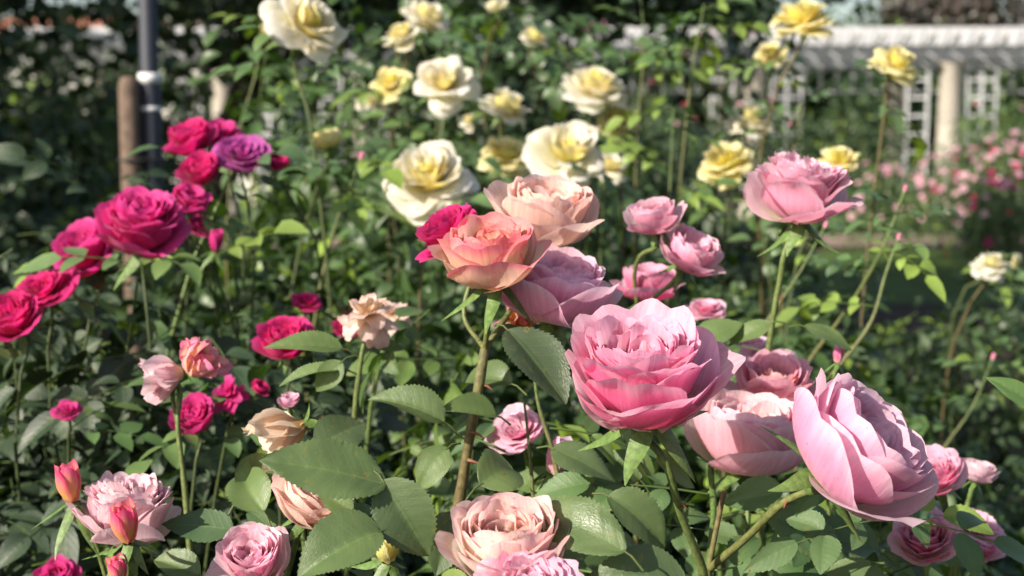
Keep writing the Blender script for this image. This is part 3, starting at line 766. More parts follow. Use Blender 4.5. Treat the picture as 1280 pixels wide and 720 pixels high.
for k, (px_, D_, top_, w_, lab) in enumerate(((310, 46, -60, 4.0, 'dark tree standing behind the white house'), (430, 33, -70, 4.0, 'broad green tree behind the left pergola bays'),
        (640, 34, -90, 4.2, 'broad green tree behind the middle of the pergola'), (840, 33, -30, 3.6, 'dark green tree behind the pergola left of the stone column'),
        (985, 37, 12, 3.2, 'low dark green tree just left of the pale sky'), (1110, 34, 62, 3.0, 'low dark tree showing through the right pergola bay'), (1290, 34, 66, 3.4, 'low dark tree at the far right behind the pergola'), (1500, 36, 20, 3.6, 'leafy tree behind the pergola beyond the right edge'), (1760, 36, -10, 4.0, 'broad tree behind the far end of the pergola'))):
    x_ = (px_ - 640) / FPX * D_; zt = 1.5 + (160 - top_) / FPX * D_
    tree(lab, x_, D_, zt, (w_, 2.5, zt * .46), zt * .56, 4200, .34, 30 + k, tr=.22, cols=DK if k % 2 else MG, cmul=.8, limbs=5)
tree('dusky purple leaved tree against the sky above the pergola', 14.4, 47, 7, (2.6, 2.0, 1.3), 5.3, 3600, .28, 50, tr=.25, cols=[(.06, .035, .045), (.075, .045, .05), (.05, .04, .04)], group=None)

# ---- pole and stake tied together
x0 = P(187, 100, 3.3).x; y0 = P(187, 100, 3.3).y
PL = (.022, .027, .042)
po = thing('pole', (x0, y0, 0), 'dark grey metal pole with two white tape bands rising from the bushes', 'pole')
m = MB(); lathe(m, x0, y0, [(.0, 0), (.023, 0), (.023, 1.2), (.0255, 1.21), (.0255, 1.62), (.0215, 1.63), (.020, 4.2), (0, 4.21)], 20, PL); m.build('tube', M_POLE, po)
for z in (P(187, 98, 3.3).z, P(187, 136, 3.3).z):
    m = MB(); hh = .012 if z > 1.58 else .005; lathe(m, x0, y0, [(.0258, z - hh), (.0266, z - hh), (.0266, z + hh), (.0258, z + hh)], 20, (.72, .74, .76)); m.build('tape_band', M_WHITE, po)
xs_ = P(161, 100, 3.27).x; ys_ = P(161, 100, 3.27).y; zt = P(161, 96, 3.27).z
st = thing('stake', (xs_, ys_, 0), 'rounded brown wooden stake strapped beside the dark metal pole', 'stake')
m = MB(); lathe(m, xs_, ys_, [(.0, 0), (.025, 0), (.0245, zt - .03), (.021, zt - .008), (.014, zt), (0, zt + .002)], 18, (.15, .105, .08)); m.build('post', M_WOOD, st)
zb = P(170, 200, 3.3).z; m = MB()
tube(m, [(xs_ - .031, ys_ - .0, zb), (xs_, ys_ - .034, zb), (x0, y0 - .036, zb), (x0 + .035, y0, zb), (x0, y0 + .036, zb), (xs_, ys_ + .034, zb), (xs_ - .031, ys_, zb)], .004, .004, 6, (.02, .02, .02)); m.build('strap', M_POLE, st)

# ================================================================ far shrubs
FT = tmpl(77, 1.0, 8, -1)
def far_bush(px_, topy, D, rx, label, seed, cols=None, flowers=None, nfl=0, group='shrubs along the far lawn', s=.07, n=2600, cat='bush', fs=.034, cmul=1.0, q=.0, bot=0.0):
    x = (px_ - 640) / FPX * D; zt = 1.5 + (160 - topy) / FPX * D; hz = (zt - bot) * .52
    t = bush('flowering_shrub' if nfl else 'shrub', (x, P(px_, 200, D).y, zt - hz), (rx, rx * .8, hz), n, s, seed, label, cat, canes=3, group=group, shell=.2, T=FT, hires=-1, cols=cols, cmul=cmul, caner=.012)
    rng = random.Random(seed + 1); yb = P(px_, 200, D).y
    for k in range(nfl):
        a = rng.uniform(-2.9, -.2); e = rng.uniform(-.2, 1.3)
        d = np.array((math.cos(a) * math.cos(e), math.sin(a) * math.cos(e), math.sin(e)))
        p = np.array((x, yb, zt - hz)) + d * np.array((rx, rx * .8, hz)) * rng.uniform(.95, 1.15)
        mb = rose_mb(S[rng.choice(flowers)], fs * rng.uniform(.7, 1.2), 'open', seed * 50 + k, .35, 12)
        place_mb(mb, p, frame(unit(d + np.array((0, -.3, .3))))).build('bloom', M_PETAL, t)
    return t
far_bush(1105, 205, 17, .55, 'low pink flowering bush left of the stone column foot', 201, MG, ['pink', 'pale', 'lilac'], 24, s=.06)
far_bush(1190, 190, 16, .6, 'pink and red flowering bush below the round stone column', 202, MG, ['pink', 'pale', 'lilac', 'red'], 44, s=.06)
far_bush(1262, 170, 15.5, .6, 'tall pink flowering bush at the right edge', 203, MG, ['pink', 'red', 'pale', 'lilac'], 46, s=.06)
far_bush(1248, 222, 13.8, .45, 'small bush with magenta and white blooms in front of taller ones', 204, MG, ['magenta', 'blush', 'pink'], 20, s=.055)
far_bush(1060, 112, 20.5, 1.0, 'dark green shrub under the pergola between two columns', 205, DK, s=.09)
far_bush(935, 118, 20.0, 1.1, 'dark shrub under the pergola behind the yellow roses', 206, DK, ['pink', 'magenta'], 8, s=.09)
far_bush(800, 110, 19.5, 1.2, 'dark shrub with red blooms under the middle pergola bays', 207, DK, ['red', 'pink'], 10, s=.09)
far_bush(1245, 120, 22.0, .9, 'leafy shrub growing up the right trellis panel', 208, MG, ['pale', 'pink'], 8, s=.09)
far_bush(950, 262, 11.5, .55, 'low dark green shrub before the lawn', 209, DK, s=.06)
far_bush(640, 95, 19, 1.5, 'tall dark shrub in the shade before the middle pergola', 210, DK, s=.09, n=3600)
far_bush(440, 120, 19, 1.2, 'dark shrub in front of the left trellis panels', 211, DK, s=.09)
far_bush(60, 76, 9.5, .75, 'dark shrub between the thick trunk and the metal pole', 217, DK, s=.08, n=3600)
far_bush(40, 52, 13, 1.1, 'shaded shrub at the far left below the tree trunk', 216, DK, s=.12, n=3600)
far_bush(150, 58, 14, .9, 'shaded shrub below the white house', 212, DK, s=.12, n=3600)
far_bush(1400, 175, 15.5, .8, 'pink flowering bush beyond the right edge', 218, MG, ['pink', 'pale'], 20, s=.07)
far_bush(1560, 150, 19, 1.2, 'round green shrub beneath the far pergola bays', 219, DK, s=.09)
# climbing rose on the pergola top
cl = far_bush(712, 22, 22.6, .55, 'climbing rose with pink clusters on top of the pergola', 213, MG, ['pink', 'pale'], 34, group=None, s=.06, n=420, cat='climbing rose', fs=.05, bot=2.7)
far_bush(900, 44, 22.6, .8, 'climbing rose with pale cream blooms sprawling over the pergola edge', 214, MG, ['cream', 'yellow', 'pale'], 30, group=None, s=.05, n=380, cat='climbing rose', bot=2.75)
far_bush(820, 60, 22.4, .5, 'climbing rose with tiny red blooms trailing along the pergola beam', 215, MG, ['red', 'pink'], 22, group=None, s=.05, n=220, cat='climbing rose', bot=2.4)

# ================================================================ middle distance bushes
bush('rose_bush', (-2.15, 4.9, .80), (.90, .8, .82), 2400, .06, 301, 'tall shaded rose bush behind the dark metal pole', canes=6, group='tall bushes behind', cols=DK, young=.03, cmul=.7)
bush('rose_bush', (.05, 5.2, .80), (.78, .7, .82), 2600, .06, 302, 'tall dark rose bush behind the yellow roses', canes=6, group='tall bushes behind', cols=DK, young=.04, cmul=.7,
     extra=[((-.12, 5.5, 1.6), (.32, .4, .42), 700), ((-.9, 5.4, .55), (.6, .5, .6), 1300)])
bush('rose_bush', (.78, 5.0, .42), (.60, .5, .50), 1300, .055, 303, 'rose bush behind the tall single pink rose', canes=5, group='tall bushes behind', cols=MG, young=.06)
bush('rose_bush', (1.32, 3.15, .48), (.86, .75, .66), 5200, .034, 304, 'dark green rose bush filling the lower right', canes=9, cols=MG + DK, young=.05, lump=.1,
     extra=[((.75, 2.5, .45), (.45, .4, .5), 1500), ((2.1, 2.9, .5), (.6, .6, .6), 1500)])
bush('rose_bush', (-.18, 2.55, .82), (.52, .42, .62), 1700, .042, 305, 'airy yellow rose bush with light green leaves', canes=10, young=.05, cmul=.85, cols=LEAFC[:3],
     extra=[((.42, 2.35, .72), (.36, .32, .55), 700), ((-.15, 2.75, 1.42), (.42, .3, .35), 260), ((-.05, 1.95, .80), (.38, .25, .50), 1500), ((.38, 1.9, .68), (.30, .22, .50), 900), ((-.38, 2.05, .78), (.22, .2, .50), 500)])
bush('rose_bush', (-.66, 1.80, .68), (.46, .36, .66), 1500, .040, 306, 'magenta rose bush with dark grey green leaves', canes=9, young=.03, cols=[(.030, .058, .030), (.035, .065, .034), (.028, .05, .028)], hires=1, cmul=.75,
     extra=[((-.52, 1.40, .68), (.34, .20, .60), 2000), ((-.26, 1.50, .66), (.20, .20, .60), 1000), ((-.75, 1.7, .75), (.3, .3, .6), 900), ((-.95, 2.3, .7), (.35, .35, .58), 600), ((-.42, 1.20, .42), (.22, .14, .50), 500)])
# ================================================================ the near bush with its own large leaves
nb = bush('rose_bush', (-.03, 1.22, .62), (.26, .26, .66), 620, .040, 307, 'pink rose bush with large serrated leaves in front', canes=8, young=.06, hires=1, lump=.12,
     extra=[((.30, 1.28, .58), (.30, .28, .56), 520), ((-.30, 1.3, .5), (.18, .2, .55), 260)], keep=lambda p: (p[:, 1] > .86) | (p[:, 2] < .9))
def big_leaf(a, b, Da, Db, wr, seed, nrm=(0, -.75, .65), cup=.18, bend=.25, c=None, parent=nb, twist=0.0, roll=0.0):
    """single large leaflet from photo point a (stalk end) to b (tip)"""
    rng = random.Random(seed); p0, p1 = np.array(P(a[0], a[1], Da)), np.array(P(b[0], b[1], Db)); L = np.linalg.norm(p1 - p0)
    x = unit(p1 - p0); z = unit(np.array(nrm, float)); z = unit(z - x * np.dot(x, z)); y = np.cross(z, x)
    v, f, uv = leaflet(L * 1.03, L * wr, rng, 13, 88, 22, cup, bend, twist=twist, wave=.06)
    mb = MB(); c1, c2 = leaf_cols(rng, 0)
    if c is not None: c1 = np.array(c); c2 = c1 * 1.3 + .03
    mb.add(v @ np.stack([x, y, z], 0) + p0, f, uv, c1, c2)
    tube(mb, [p0 - x * .012 + np.array((0, 0, -.004)), p0 - x * .004, p0 + x * .002], .0008, .0006, 6, (.10, .14, .04), cap=False)
    return mb.build('leaf', M_LEAF, parent)
G1, G2, G3 = (.062, .104, .030), (.078, .128, .034), (.050, .086, .028)
big = [((484, 606), (334, 560), .80, .78, .30, (.1, -.55, .8), G1), ((395, 560), (458, 520), .90, .92, .42, (-.2, -.9, .4), G3),
       ((478, 600), (538, 696), .80, .79, .38, (.2, -.95, .1), G3), ((476, 664), (372, 700), .79, .76, .40, (0, -.7, .7), G1),
       ((556, 528), (468, 474), .96, .95, .30, (0, -.6, .8), G1), ((782, 690), (642, 596), .78, .80, .24, (-.1, -.75, .65), G1),
       ((600, 606), (664, 562), .86, .88, .42, (-.2, -.95, .3), G2), ((634, 412), (712, 492), .93, .90, .34, (.3, -.6, .6), (.03, .055, .02)),
       ((428, 436), (334, 420), 1.02, 1.0, .22, (0, -.6, .8), G2), ((425, 462), (346, 466), 1.0, .99, .22, (0, -.5, .85), G2),
       ((428, 452), (392, 486), 1.0, .99, .36, (0, -.9, .4), G2), ((858, 728), (744, 700), .80, .78, .32, (0, -.7, .7), G3),
       ((760, 620), (850, 668), .92, .90, .34, (.1, -.6, .8), G1), ((640, 480), (560, 450), 1.0, 1.02, .30, (0, -.6, .8), G1),
       ((620, 520), (556, 506), .98, .96, .36, (0, -.6, .8), G2), ((690, 560), (770, 590), .98, .96, .34, (0, -.6, .8), G3),
       ((960, 640), (1075, 700), .98, .95, .32, (0, -.5, .8), G2), ((1100, 690), (1010, 650), 1.0, .98, .34, (0, -.6, .8), G1),
       ((330, 640), (288, 574), .93, .95, .36, (-.1, -.8, .5), G2), ((300, 620), (352, 560), .95, .96, .36, (.1, -.8, .5), G3),
       ((560, 560), (515, 600), .88, .86, .34, (0, -.7, .7), G2), ((570, 640), (545, 715), .86, .84, .4, (0, -.9, .4), G3),
       ((440, 640), (400, 610), .9, .9, .4, (0, -.7, .6), G2), ((800, 600), (760, 560), 1.0, 1.0, .4, (0, -.7, .7), G1),
       ((250, 720), (190, 690), .9, .9, .36, (0, -.7, .7), G1), ((720, 640), (800, 640), .88, .9, .32, (0, -.6, .8), G2),
       ((1030, 720), (1120, 712), .95, .92, .32, (0, -.6, .8), G1), ((690, 700), (745, 655), .84, .86, .34, (0, -.7, .7), G2)]
for k, (a, b, Da, Db, wr, nn, c) in enumerate(big): big_leaf(a, b, Da, Db, wr, 400 + k, nn, c=c, bend=.2 + .08 * (k % 7), cup=.12 + .12 * (k % 5), twist=((k % 5) - 2) * .22)
rng = random.Random(8)
for k in range(34):       # more complete leaves on top of the near bush
    px_ = rng.uniform(330, 1130); py_ = rng.uniform(470 if px_ < 760 else 600, 740); D_ = rng.uniform(.92, 1.12)
    v, f, uv = compound(rng, rng.uniform(.030, .044), rng.choice((3, 5)), True)
    q = np.array(P(px_, py_, D_)); az = rng.uniform(0, 6.28); x = unit((math.cos(az), math.sin(az) * .7, rng.uniform(-.2, .4))); z = unit(np.array((rng.uniform(-.4, .4), -.55, .8))); z = unit(z - x * np.dot(x, z)); y = np.cross(z, x)
    mb = MB(); c1, c2 = leaf_cols(rng, .08); mb.add(v @ np.stack([x, y, z], 0) + q, f, uv, c1, c2); mb.build('leaf', M_LEAF, nb)

# ================================================================ pink roses in front
hero = rose(803, 468, .86, 214, (-.05, -.36, .93), 'cup', 'pink', 21, 'large sharp pink rose with ruffled petals at the centre right', via=[(826, 568, .875), (850, 640, .89), (878, 712, .91)], g=(.02, .12), r=.0023, q=1.6, leaves=0, thorns=5, refl=.8, n=72)
sp = thing('rose_spray', (P(885, 720, 1.0).x, 1.15, 0), 'forked cane with three pale roses just right of the sharp pink rose', 'rose')
junc = np.array(P(885, 712, .93))
c, ax, R = bloom_at(938, 541, 1.02, 176, (.08, -.12, .99), 'globe', 'palecream', 31, sp, q=1.4, lab='cream and pink cupped bloom', refl=.6, roll=.6)
stem_to_ground(c, ax, [P(935, 650, 1.02), P(922, 720, 1.02), P(915, 760, 1.02)], 0, 0, .0017, sp, 1, (GREEN, GREEN), ground=False, thorns=2)
c, ax, R = bloom_at(1076, 560, .84, 224, (.62, -.34, .70), 'globe', 'lilac', 147, sp, q=1.6, n=40, ruf=.08, lab='large pale pink bloom opening to the right', refl=.4, roll=2.2)
stem_to_ground(c, ax, [P(985, 625, .87), P(930, 675, .90), junc], 0, 0, .0023, sp, 2, (OLIVE, (.13, .16, .05)), ground=False, thorns=3)
c, ax, R = bloom_at(966, 484, 1.12, 112, (.05, -.3, .95), 'cup', 'heart', 33, sp, q=1.0, lab='pink bloom with orange heart behind')
stem_to_ground(c, ax, [P(890, 570, 1.04), P(892, 640, .99), junc], 0, 0, .002, sp, 3, (GREEN, GREEN), ground=False, thorns=2)
mb = MB(); g0 = np.array((sp.location[0], sp.location[1], -.02)); tube(mb, smooth_path([g0, (g0 + junc) / 2 + np.array((.01, .02, 0)), junc], 8), .0042, .0028, 10, BROWN, OLIVE, random.Random(1), .05); mb.build('cane', M_STEM, sp)
mb = MB(); a_ = np.array(P(905, 614, .925)); tube(mb, smooth_path([junc, (junc + a_) / 2, a_], 6), .002, .0018, 8, OLIVE, BROWN); mb.build('stub', M_STEM, sp)

ls = thing('rose_spray', (P(570, 720, 1.05).x, 1.12, 0), 'brown cane topped by an orange pink globe and pale peach roses', 'rose')
j2 = np.array(P(606, 436, .985))
c, ax, R = bloom_at(612, 316, .96, 150, (-.10, -.28, .95), 'globe', 'flame', 52, ls, q=1.5, lab='orange pink globe bloom', roll=.3)
stem_to_ground(c, ax, [P(613, 390, .97), j2], 0, 0, .0019, ls, 1, (OLIVE, GREEN), ground=False, thorns=1)
c, ax, R = bloom_at(684, 264, 1.05, 146, (.08, -.30, .95), 'globe', 'peach', 55, ls, q=1.3, lab='pale peach bloom')
stem_to_ground(c, ax, [P(640, 385, 1.02), j2], 0, 0, .0019, ls, 2, (OLIVE, GREEN), ground=False)
c, ax, R = bloom_at(696, 358, 1.0, 160, (.15, -.18, .95), 'globe', 'lilac', 58, ls, q=1.4, lab='pale pink cupped bloom', roll=1.0)
stem_to_ground(c, ax, [P(626, 410, .99), j2], 0, 0, .0019, ls, 3, (OLIVE, GREEN), ground=False)
c, ax, R = bloom_at(562, 290, 1.0, 86, (-.55, -.3, .78), 'cup', 'red', 61, ls, q=1.0, lab='crimson pink bloom behind')
stem_to_ground(c, ax, [P(580, 395, 1.01), j2], 0, 0, .0016, ls, 4, (OLIVE, GREEN), ground=False)
c, ax, R = bloom_at(656, 396, 1.03, 64, (.15, -.5, .1), 'wilt', 'wiltpink', 64, ls, q=1.0, lab='loose yellow and pink petals hanging below', cal=False)
stem_to_ground(c, ax, [P(630, 400, 1.02), j2], 0, 0, .0014, ls, 5, (OLIVE, GREEN), ground=False)
mb = MB(); g0 = np.array((ls.location[0], ls.location[1], -.02)); b_ = np.array(P(578, 596, .90)); tube(mb, smooth_path([g0, (g0 + b_) / 2 + np.array((-.01, .01, 0)), np.array(P(563, 720, 1.02)), np.array(P(571, 650, 1.01)), np.array(P(580, 590, 1.0)), np.array(P(590, 530, .99)), np.array(P(599, 480, .987)), j2], 6), .0044, .0033, 10, BROWN, (.14, .14, .055), random.Random(1), .06)
for zz in ((599, 480), (588, 540), (585, 575)):
    q = np.array(P(zz[0], zz[1], .988)); tube(mb, [q, q + np.array((.006, -.003, -.001)), q + np.array((.010, -.004, -.004))], .0018, .0001, 5, (.2, .09, .05), (.24, .07, .04), cap=False)
mb.build('cane', M_STEM, ls)

rose(634, 676, .80, 166, (-.05, -.30, .95), 'globe', 'cream', 63, 'cream rose with pink flushed edges at the bottom centre', q=1.5, leaves=0, g=(.0, .1), r=.0022)
rose(664, 730, .76, 130, (.1, -.5, .85), 'open', 'pink', 66, 'bright pink rose cut by the bottom edge below the cream one', q=1.3, leaves=0, g=(-.01, .1), r=.002)
rose(1003, 236, 1.12, 134, (.05, -.16, .99), 'dome', 'pale', 68, 'single pink rose with cream outer petals standing tall on the right', q=1.1, via=[(988, 300, 1.125), (974, 355, 1.13), (960, 440, 1.14)], g=(-.02, .05), r=.0022, leaves=2, ls=.035, hires=True, lo=.5, hi=.75, thorns=3, n=70)
t = thing('rose_spray', (P(800, 400, 1.3).x, 1.4, 0), 'cane with three pale pink roses behind the sharp pink one', 'rose')
j3 = np.array(P(800, 410, 1.24))
for (a, b, s_, axx, sd, kd, sc_, via, la) in ((817, 269, 74, (-.25, -.3, .9), 71, 'globe', 'pale', (800, 320, 1.2), 'upper left pale pink bloom'), (865, 313, 84, (.35, -.4, .8), 72, 'globe', 'pale', (815, 375, 1.2), 'right hand pale pink bloom'),
                          (810, 352, 84, (.0, -.1, .98), 73, 'globe', 'pink', (802, 390, 1.27), 'lower pink bloom')):
    c, ax, R = bloom_at(a, b, 1.17 if sd < 73 else 1.24, s_, axx, kd, sc_, sd, t, q=1.0, lab=la, roll=sd); stem_to_ground(c, ax, [P(*via), j3], 0, 0, .0018, t, sd, (OLIVE, GREEN), ground=False)
mb = MB(); g0 = np.array((t.location[0], t.location[1], -.02)); tube(mb, smooth_path([g0, (g0 + j3) / 2, j3], 8), .004, .0022, 8, BROWN, OLIVE); mb.build('cane', M_STEM, t)
P_ = 'pink roses low among the leaves'
rose(882, 384, 1.35, 50, (0, -.3, .9), 'open', 'pink', 74, 'small pink rose just behind the top of the sharp pink rose', group=P_, q=.8, leaves=1)
rose(940, 434, 1.35, 46, (-.2, -.3, .9), 'globe', 'lilac', 75, 'blurred lilac pink rose above the orange hearted bloom', group=P_, q=.7, leaves=1)
rose(980, 447, 1.3, 34, (.1, -.2, .95), 'globe', 'blush', 76, 'little whitish pink rosebud left of the slim pointed bud', group=P_, q=.7, leaves=1)
rose(1048, 445, 1.1, 15, (.15, -.1, .97), 'bud', 'pink', 77, 'slim closed pink bud above the big pale rose', cat='rosebud', name='rosebud', q=.7, leaves=0, via=[(1040, 470, 1.11)], r=.0012)
rose(1172, 592, 1.12, 74, (-.35, -.5, .75), 'cup', 'pink', 78, 'salmon pink rose tucked behind the big pale rose', group=P_, q=.9, leaves=1)
rose(1222, 588, 1.2, 50, (.2, -.1, .95), 'globe', 'blush', 79, 'round greyish white and pink rose at the lower right', group=P_, q=.8, leaves=1)
rose(1158, 672, 1.05, 84, (-.2, -.6, .75), 'cup', 'pink', 80, 'pink rose at the lower right facing forward', group=P_, q=1.0, leaves=1)
rose(1222, 655, 1.12, 74, (.3, -.3, .85), 'open', 'lilac', 81, 'lilac pink rose beside the lower right edge', group=P_, q=.9, leaves=1)
rose(1228, 684, 1.2, 44, (.1, -.4, .85), 'cup', 'pink', 82, 'pink rose half hidden beneath the lilac pink one', group=P_, q=.8, leaves=0)
rose(646, 536, 1.06, 74, (-.25, -.5, .8), 'open', 'lilac', 83, 'pale pink rose half hidden right of the brown cane', group=P_, q=.8, leaves=0)
rose(697, 574, 1.03, 34, (.3, -.2, .8), 'bud', 'lilac', 84, 'small lilac pink bud under the sharp pink rose', cat='rosebud', name='rosebud', q=.7, leaves=0)
rose(392, 622, .92, 112, (.35, -.35, .8), 'globe', 'peach', 85, 'pink and peach rose partly covered by a large leaf', q=1.1, leaves=0, g=(.0, .12))
rose(316, 702, .90, 104, (-.1, -.5, .85), 'cup', 'pale', 86, 'ruffled pink rose cut by the bottom left of centre', q=1.1, leaves=0, g=(.0, .12))
rose(484, 684, .86, 38, (.1, -.5, .8), 'bud', 'gold', 87, 'yellow bud between the large leaves', cat='rosebud', name='rosebud', q=.9, leaves=0, g=(0, .1))
rose(160, 638, .93, 134, (.05, -.05, 1.0), 'dome', 'blush', 88, 'pale pink rose seen from behind at the lower left', q=1.2, leaves=1, g=(.01, .1), r=.0028, hires=True)
rose(157, 658, .86, 38, (0, -.35, .93), 'bud', 'budc', 89, 'red and yellow half open bud in front of the pale pink rose', cat='rosebud', name='rosebud', q=.9, leaves=0, via=[(152, 690, .87), (150, 725, .88)], g=(0, .1), r=.0026)
rose(87, 608, .93, 34, (-.05, -.15, .98), 'bud', 'budc', 90, 'pink and yellow pointed bud with long sepals at the lower left', cat='rosebud', name='rosebud', q=.9, leaves=0, via=[(105, 655, .94), (130, 712, .95)], g=(.03, .1), r=.0015, long=1.5)
rose(148, 716, .86, 26, (0, -.3, .95), 'bud', 'budc', 91, 'orange bud tip at the bottom left edge', cat='rosebud', name='rosebud', q=.8, leaves=0, g=(0, .1))
# withered heads
W_ = 'withered blooms'
rose(352, 545, .97, 84, (-.88, -.2, -.4), 'wilt', 'withered', 92, 'withered cream and ochre bloom hanging sideways', cat='withered bloom', group=W_, q=.9, leaves=0, name='withered_bloom', n=18, via=[(392, 556, .98), (396, 600, .99)], r=.0015, cols=(OLIVE, BROWN), long=.6)
rose(362, 500, 1.05, 30, (0, -.3, .9), 'globe', 'lilac', 93, 'tiny pale pink bud just above the withered cream bloom', cat='rosebud', name='rosebud', q=.6, leaves=0)
rose(250, 452, 1.05, 62, (.75, -.2, .6), 'wilt', 'wiltpink', 94, 'wilted pink and orange bloom on a bare stem', cat='withered bloom', group=W_, q=.8, leaves=0, via=[(222, 480, 1.06), (222, 530, 1.06), (230, 600, 1.06)], name='withered_bloom', n=20, r=.0017, long=.4)
rose(204, 470, 1.05, 66, (-.95, -.2, -.15), 'wilt', 'blush', 95, 'wilted whitish pink bloom drooping left of the orange one', cat='withered bloom', group=W_, q=.8, leaves=0, via=[(218, 482, 1.065), (224, 540, 1.07)], name='withered_bloom', n=20, r=.0014, long=.4)
rose(457, 390, 1.12, 66, (-.1, -.3, .95), 'withered', 'blown', 96, 'overblown whitish rose on an upright stem in the middle', cat='withered bloom', group=W_, q=.9, leaves=1, via=[(455, 430, 1.125), (446, 490, 1.13)], name='withered_bloom', n=26, r=.0018, hires=True)
rose(492, 390, 1.25, 48, (.3, -.3, .9), 'withered', 'blown', 97, 'blurred cream overblown rose right of the whitish one', cat='withered bloom', group=W_, q=.7, leaves=0, name='withered_bloom', n=20)

# ================================================================ magenta roses
MG_ = 'magenta roses on the left bush'
mag = [(176, 280, 1.36, 124, (.1, -.4, .9), 'dome', 'magenta', 'largest magenta rose at the left', 1.3), (106, 312, 1.42, 88, (-.4, -.5, .75), 'cup', 'magenta', 'deep magenta rose left of the largest one', 1.0),
       (52, 360, 1.35, 84, (-.2, -.5, .8), 'open', 'red', 'crimson magenta rose above the left edge blooms', 1.0), (18, 396, 1.30, 80, (-.2, -.6, .75), 'cup', 'red', 'dark crimson rose at the far left edge', 1.0),
       (238, 173, 1.58, 66, (-.3, -.3, .9), 'cup', 'red', 'bright red magenta rose on the upper left of the top cluster', .9), (302, 190, 1.55, 72, (.2, -.6, .75), 'open', 'purple', 'faded purple rose in the top cluster', .9),
       (252, 212, 1.53, 56, (-.1, -.6, .8), 'cup', 'red', 'small crimson rose under the bright red magenta one', .9), (347, 202, 1.56, 34, (.3, -.4, .8), 'globe', 'red', 'small round red bud at the right of the top cluster', .8),
       (277, 168, 1.62, 50, (.1, -.3, .9), 'cup', 'magenta', 'magenta rose between the red and the purple one', .8), (236, 250, 1.5, 52, (.4, -.4, .8), 'cup', 'magenta', 'magenta rose tucked right of the largest one', .8), (247, 280, 1.52, 40, (.5, -.3, .8), 'open', 'magenta', 'shaded magenta rose on the lower right of the largest', .7),
       (357, 424, 1.24, 72, (-.1, -.5, .85), 'cup', 'red', 'crimson rose crossed by light green leaves', 1.0), (384, 376, 1.45, 40, (.2, -.4, .85), 'open', 'red', 'small red rose above the leaf crossed crimson one', .7),
       (432, 408, 1.45, 40, (.3, -.3, .85), 'open', 'red', 'dark red rose beside the overblown whitish rose', .7), (243, 521, 1.20, 62, (-.1, -.6, .75), 'cup', 'magenta', 'magenta rose behind the wilted pair on the bare stem', .9),
       (284, 491, 1.22, 46, (-.3, -.5, .75), 'withered', 'magenta', 'shrivelled dark magenta rose right of the wilted pair', .7), (325, 484, 1.22, 26, (.5, -.3, .7), 'globe', 'red', 'little round crimson bud beside the shrivelled magenta rose', .7),
       (84, 512, 1.24, 38, (0, -.4, .85), 'open', 'magenta', 'small magenta rose in the shaded left foliage', .7), (270, 303, 1.5, 20, (.2, -.3, .9), 'bud', 'magenta', 'tiny magenta bud right of the largest rose', .6),
       (72, 722, 1.2, 56, (0, -.5, .8), 'cup', 'magenta', 'magenta rose at the bottom left edge', .8)]
for k, (a, b, D_, s_, axx, kd, sc_, lab, q) in enumerate(mag):
    rose(a, b, D_, s_ * .97, axx, kd, sc_, 500 + k * 3, lab, group=MG_, q=q, leaves=2, ls=.034, g=(((k * 7) % 5 - 2) * .05, .1 + .02 * (k % 3)), r=.0013, cols=((.04, .055, .02), (.07, .10, .035)), lo=.08, hi=.35, young=.03, via=[(a + (8 if k < 10 else 2), b + s_ * .9, D_ + .02)])

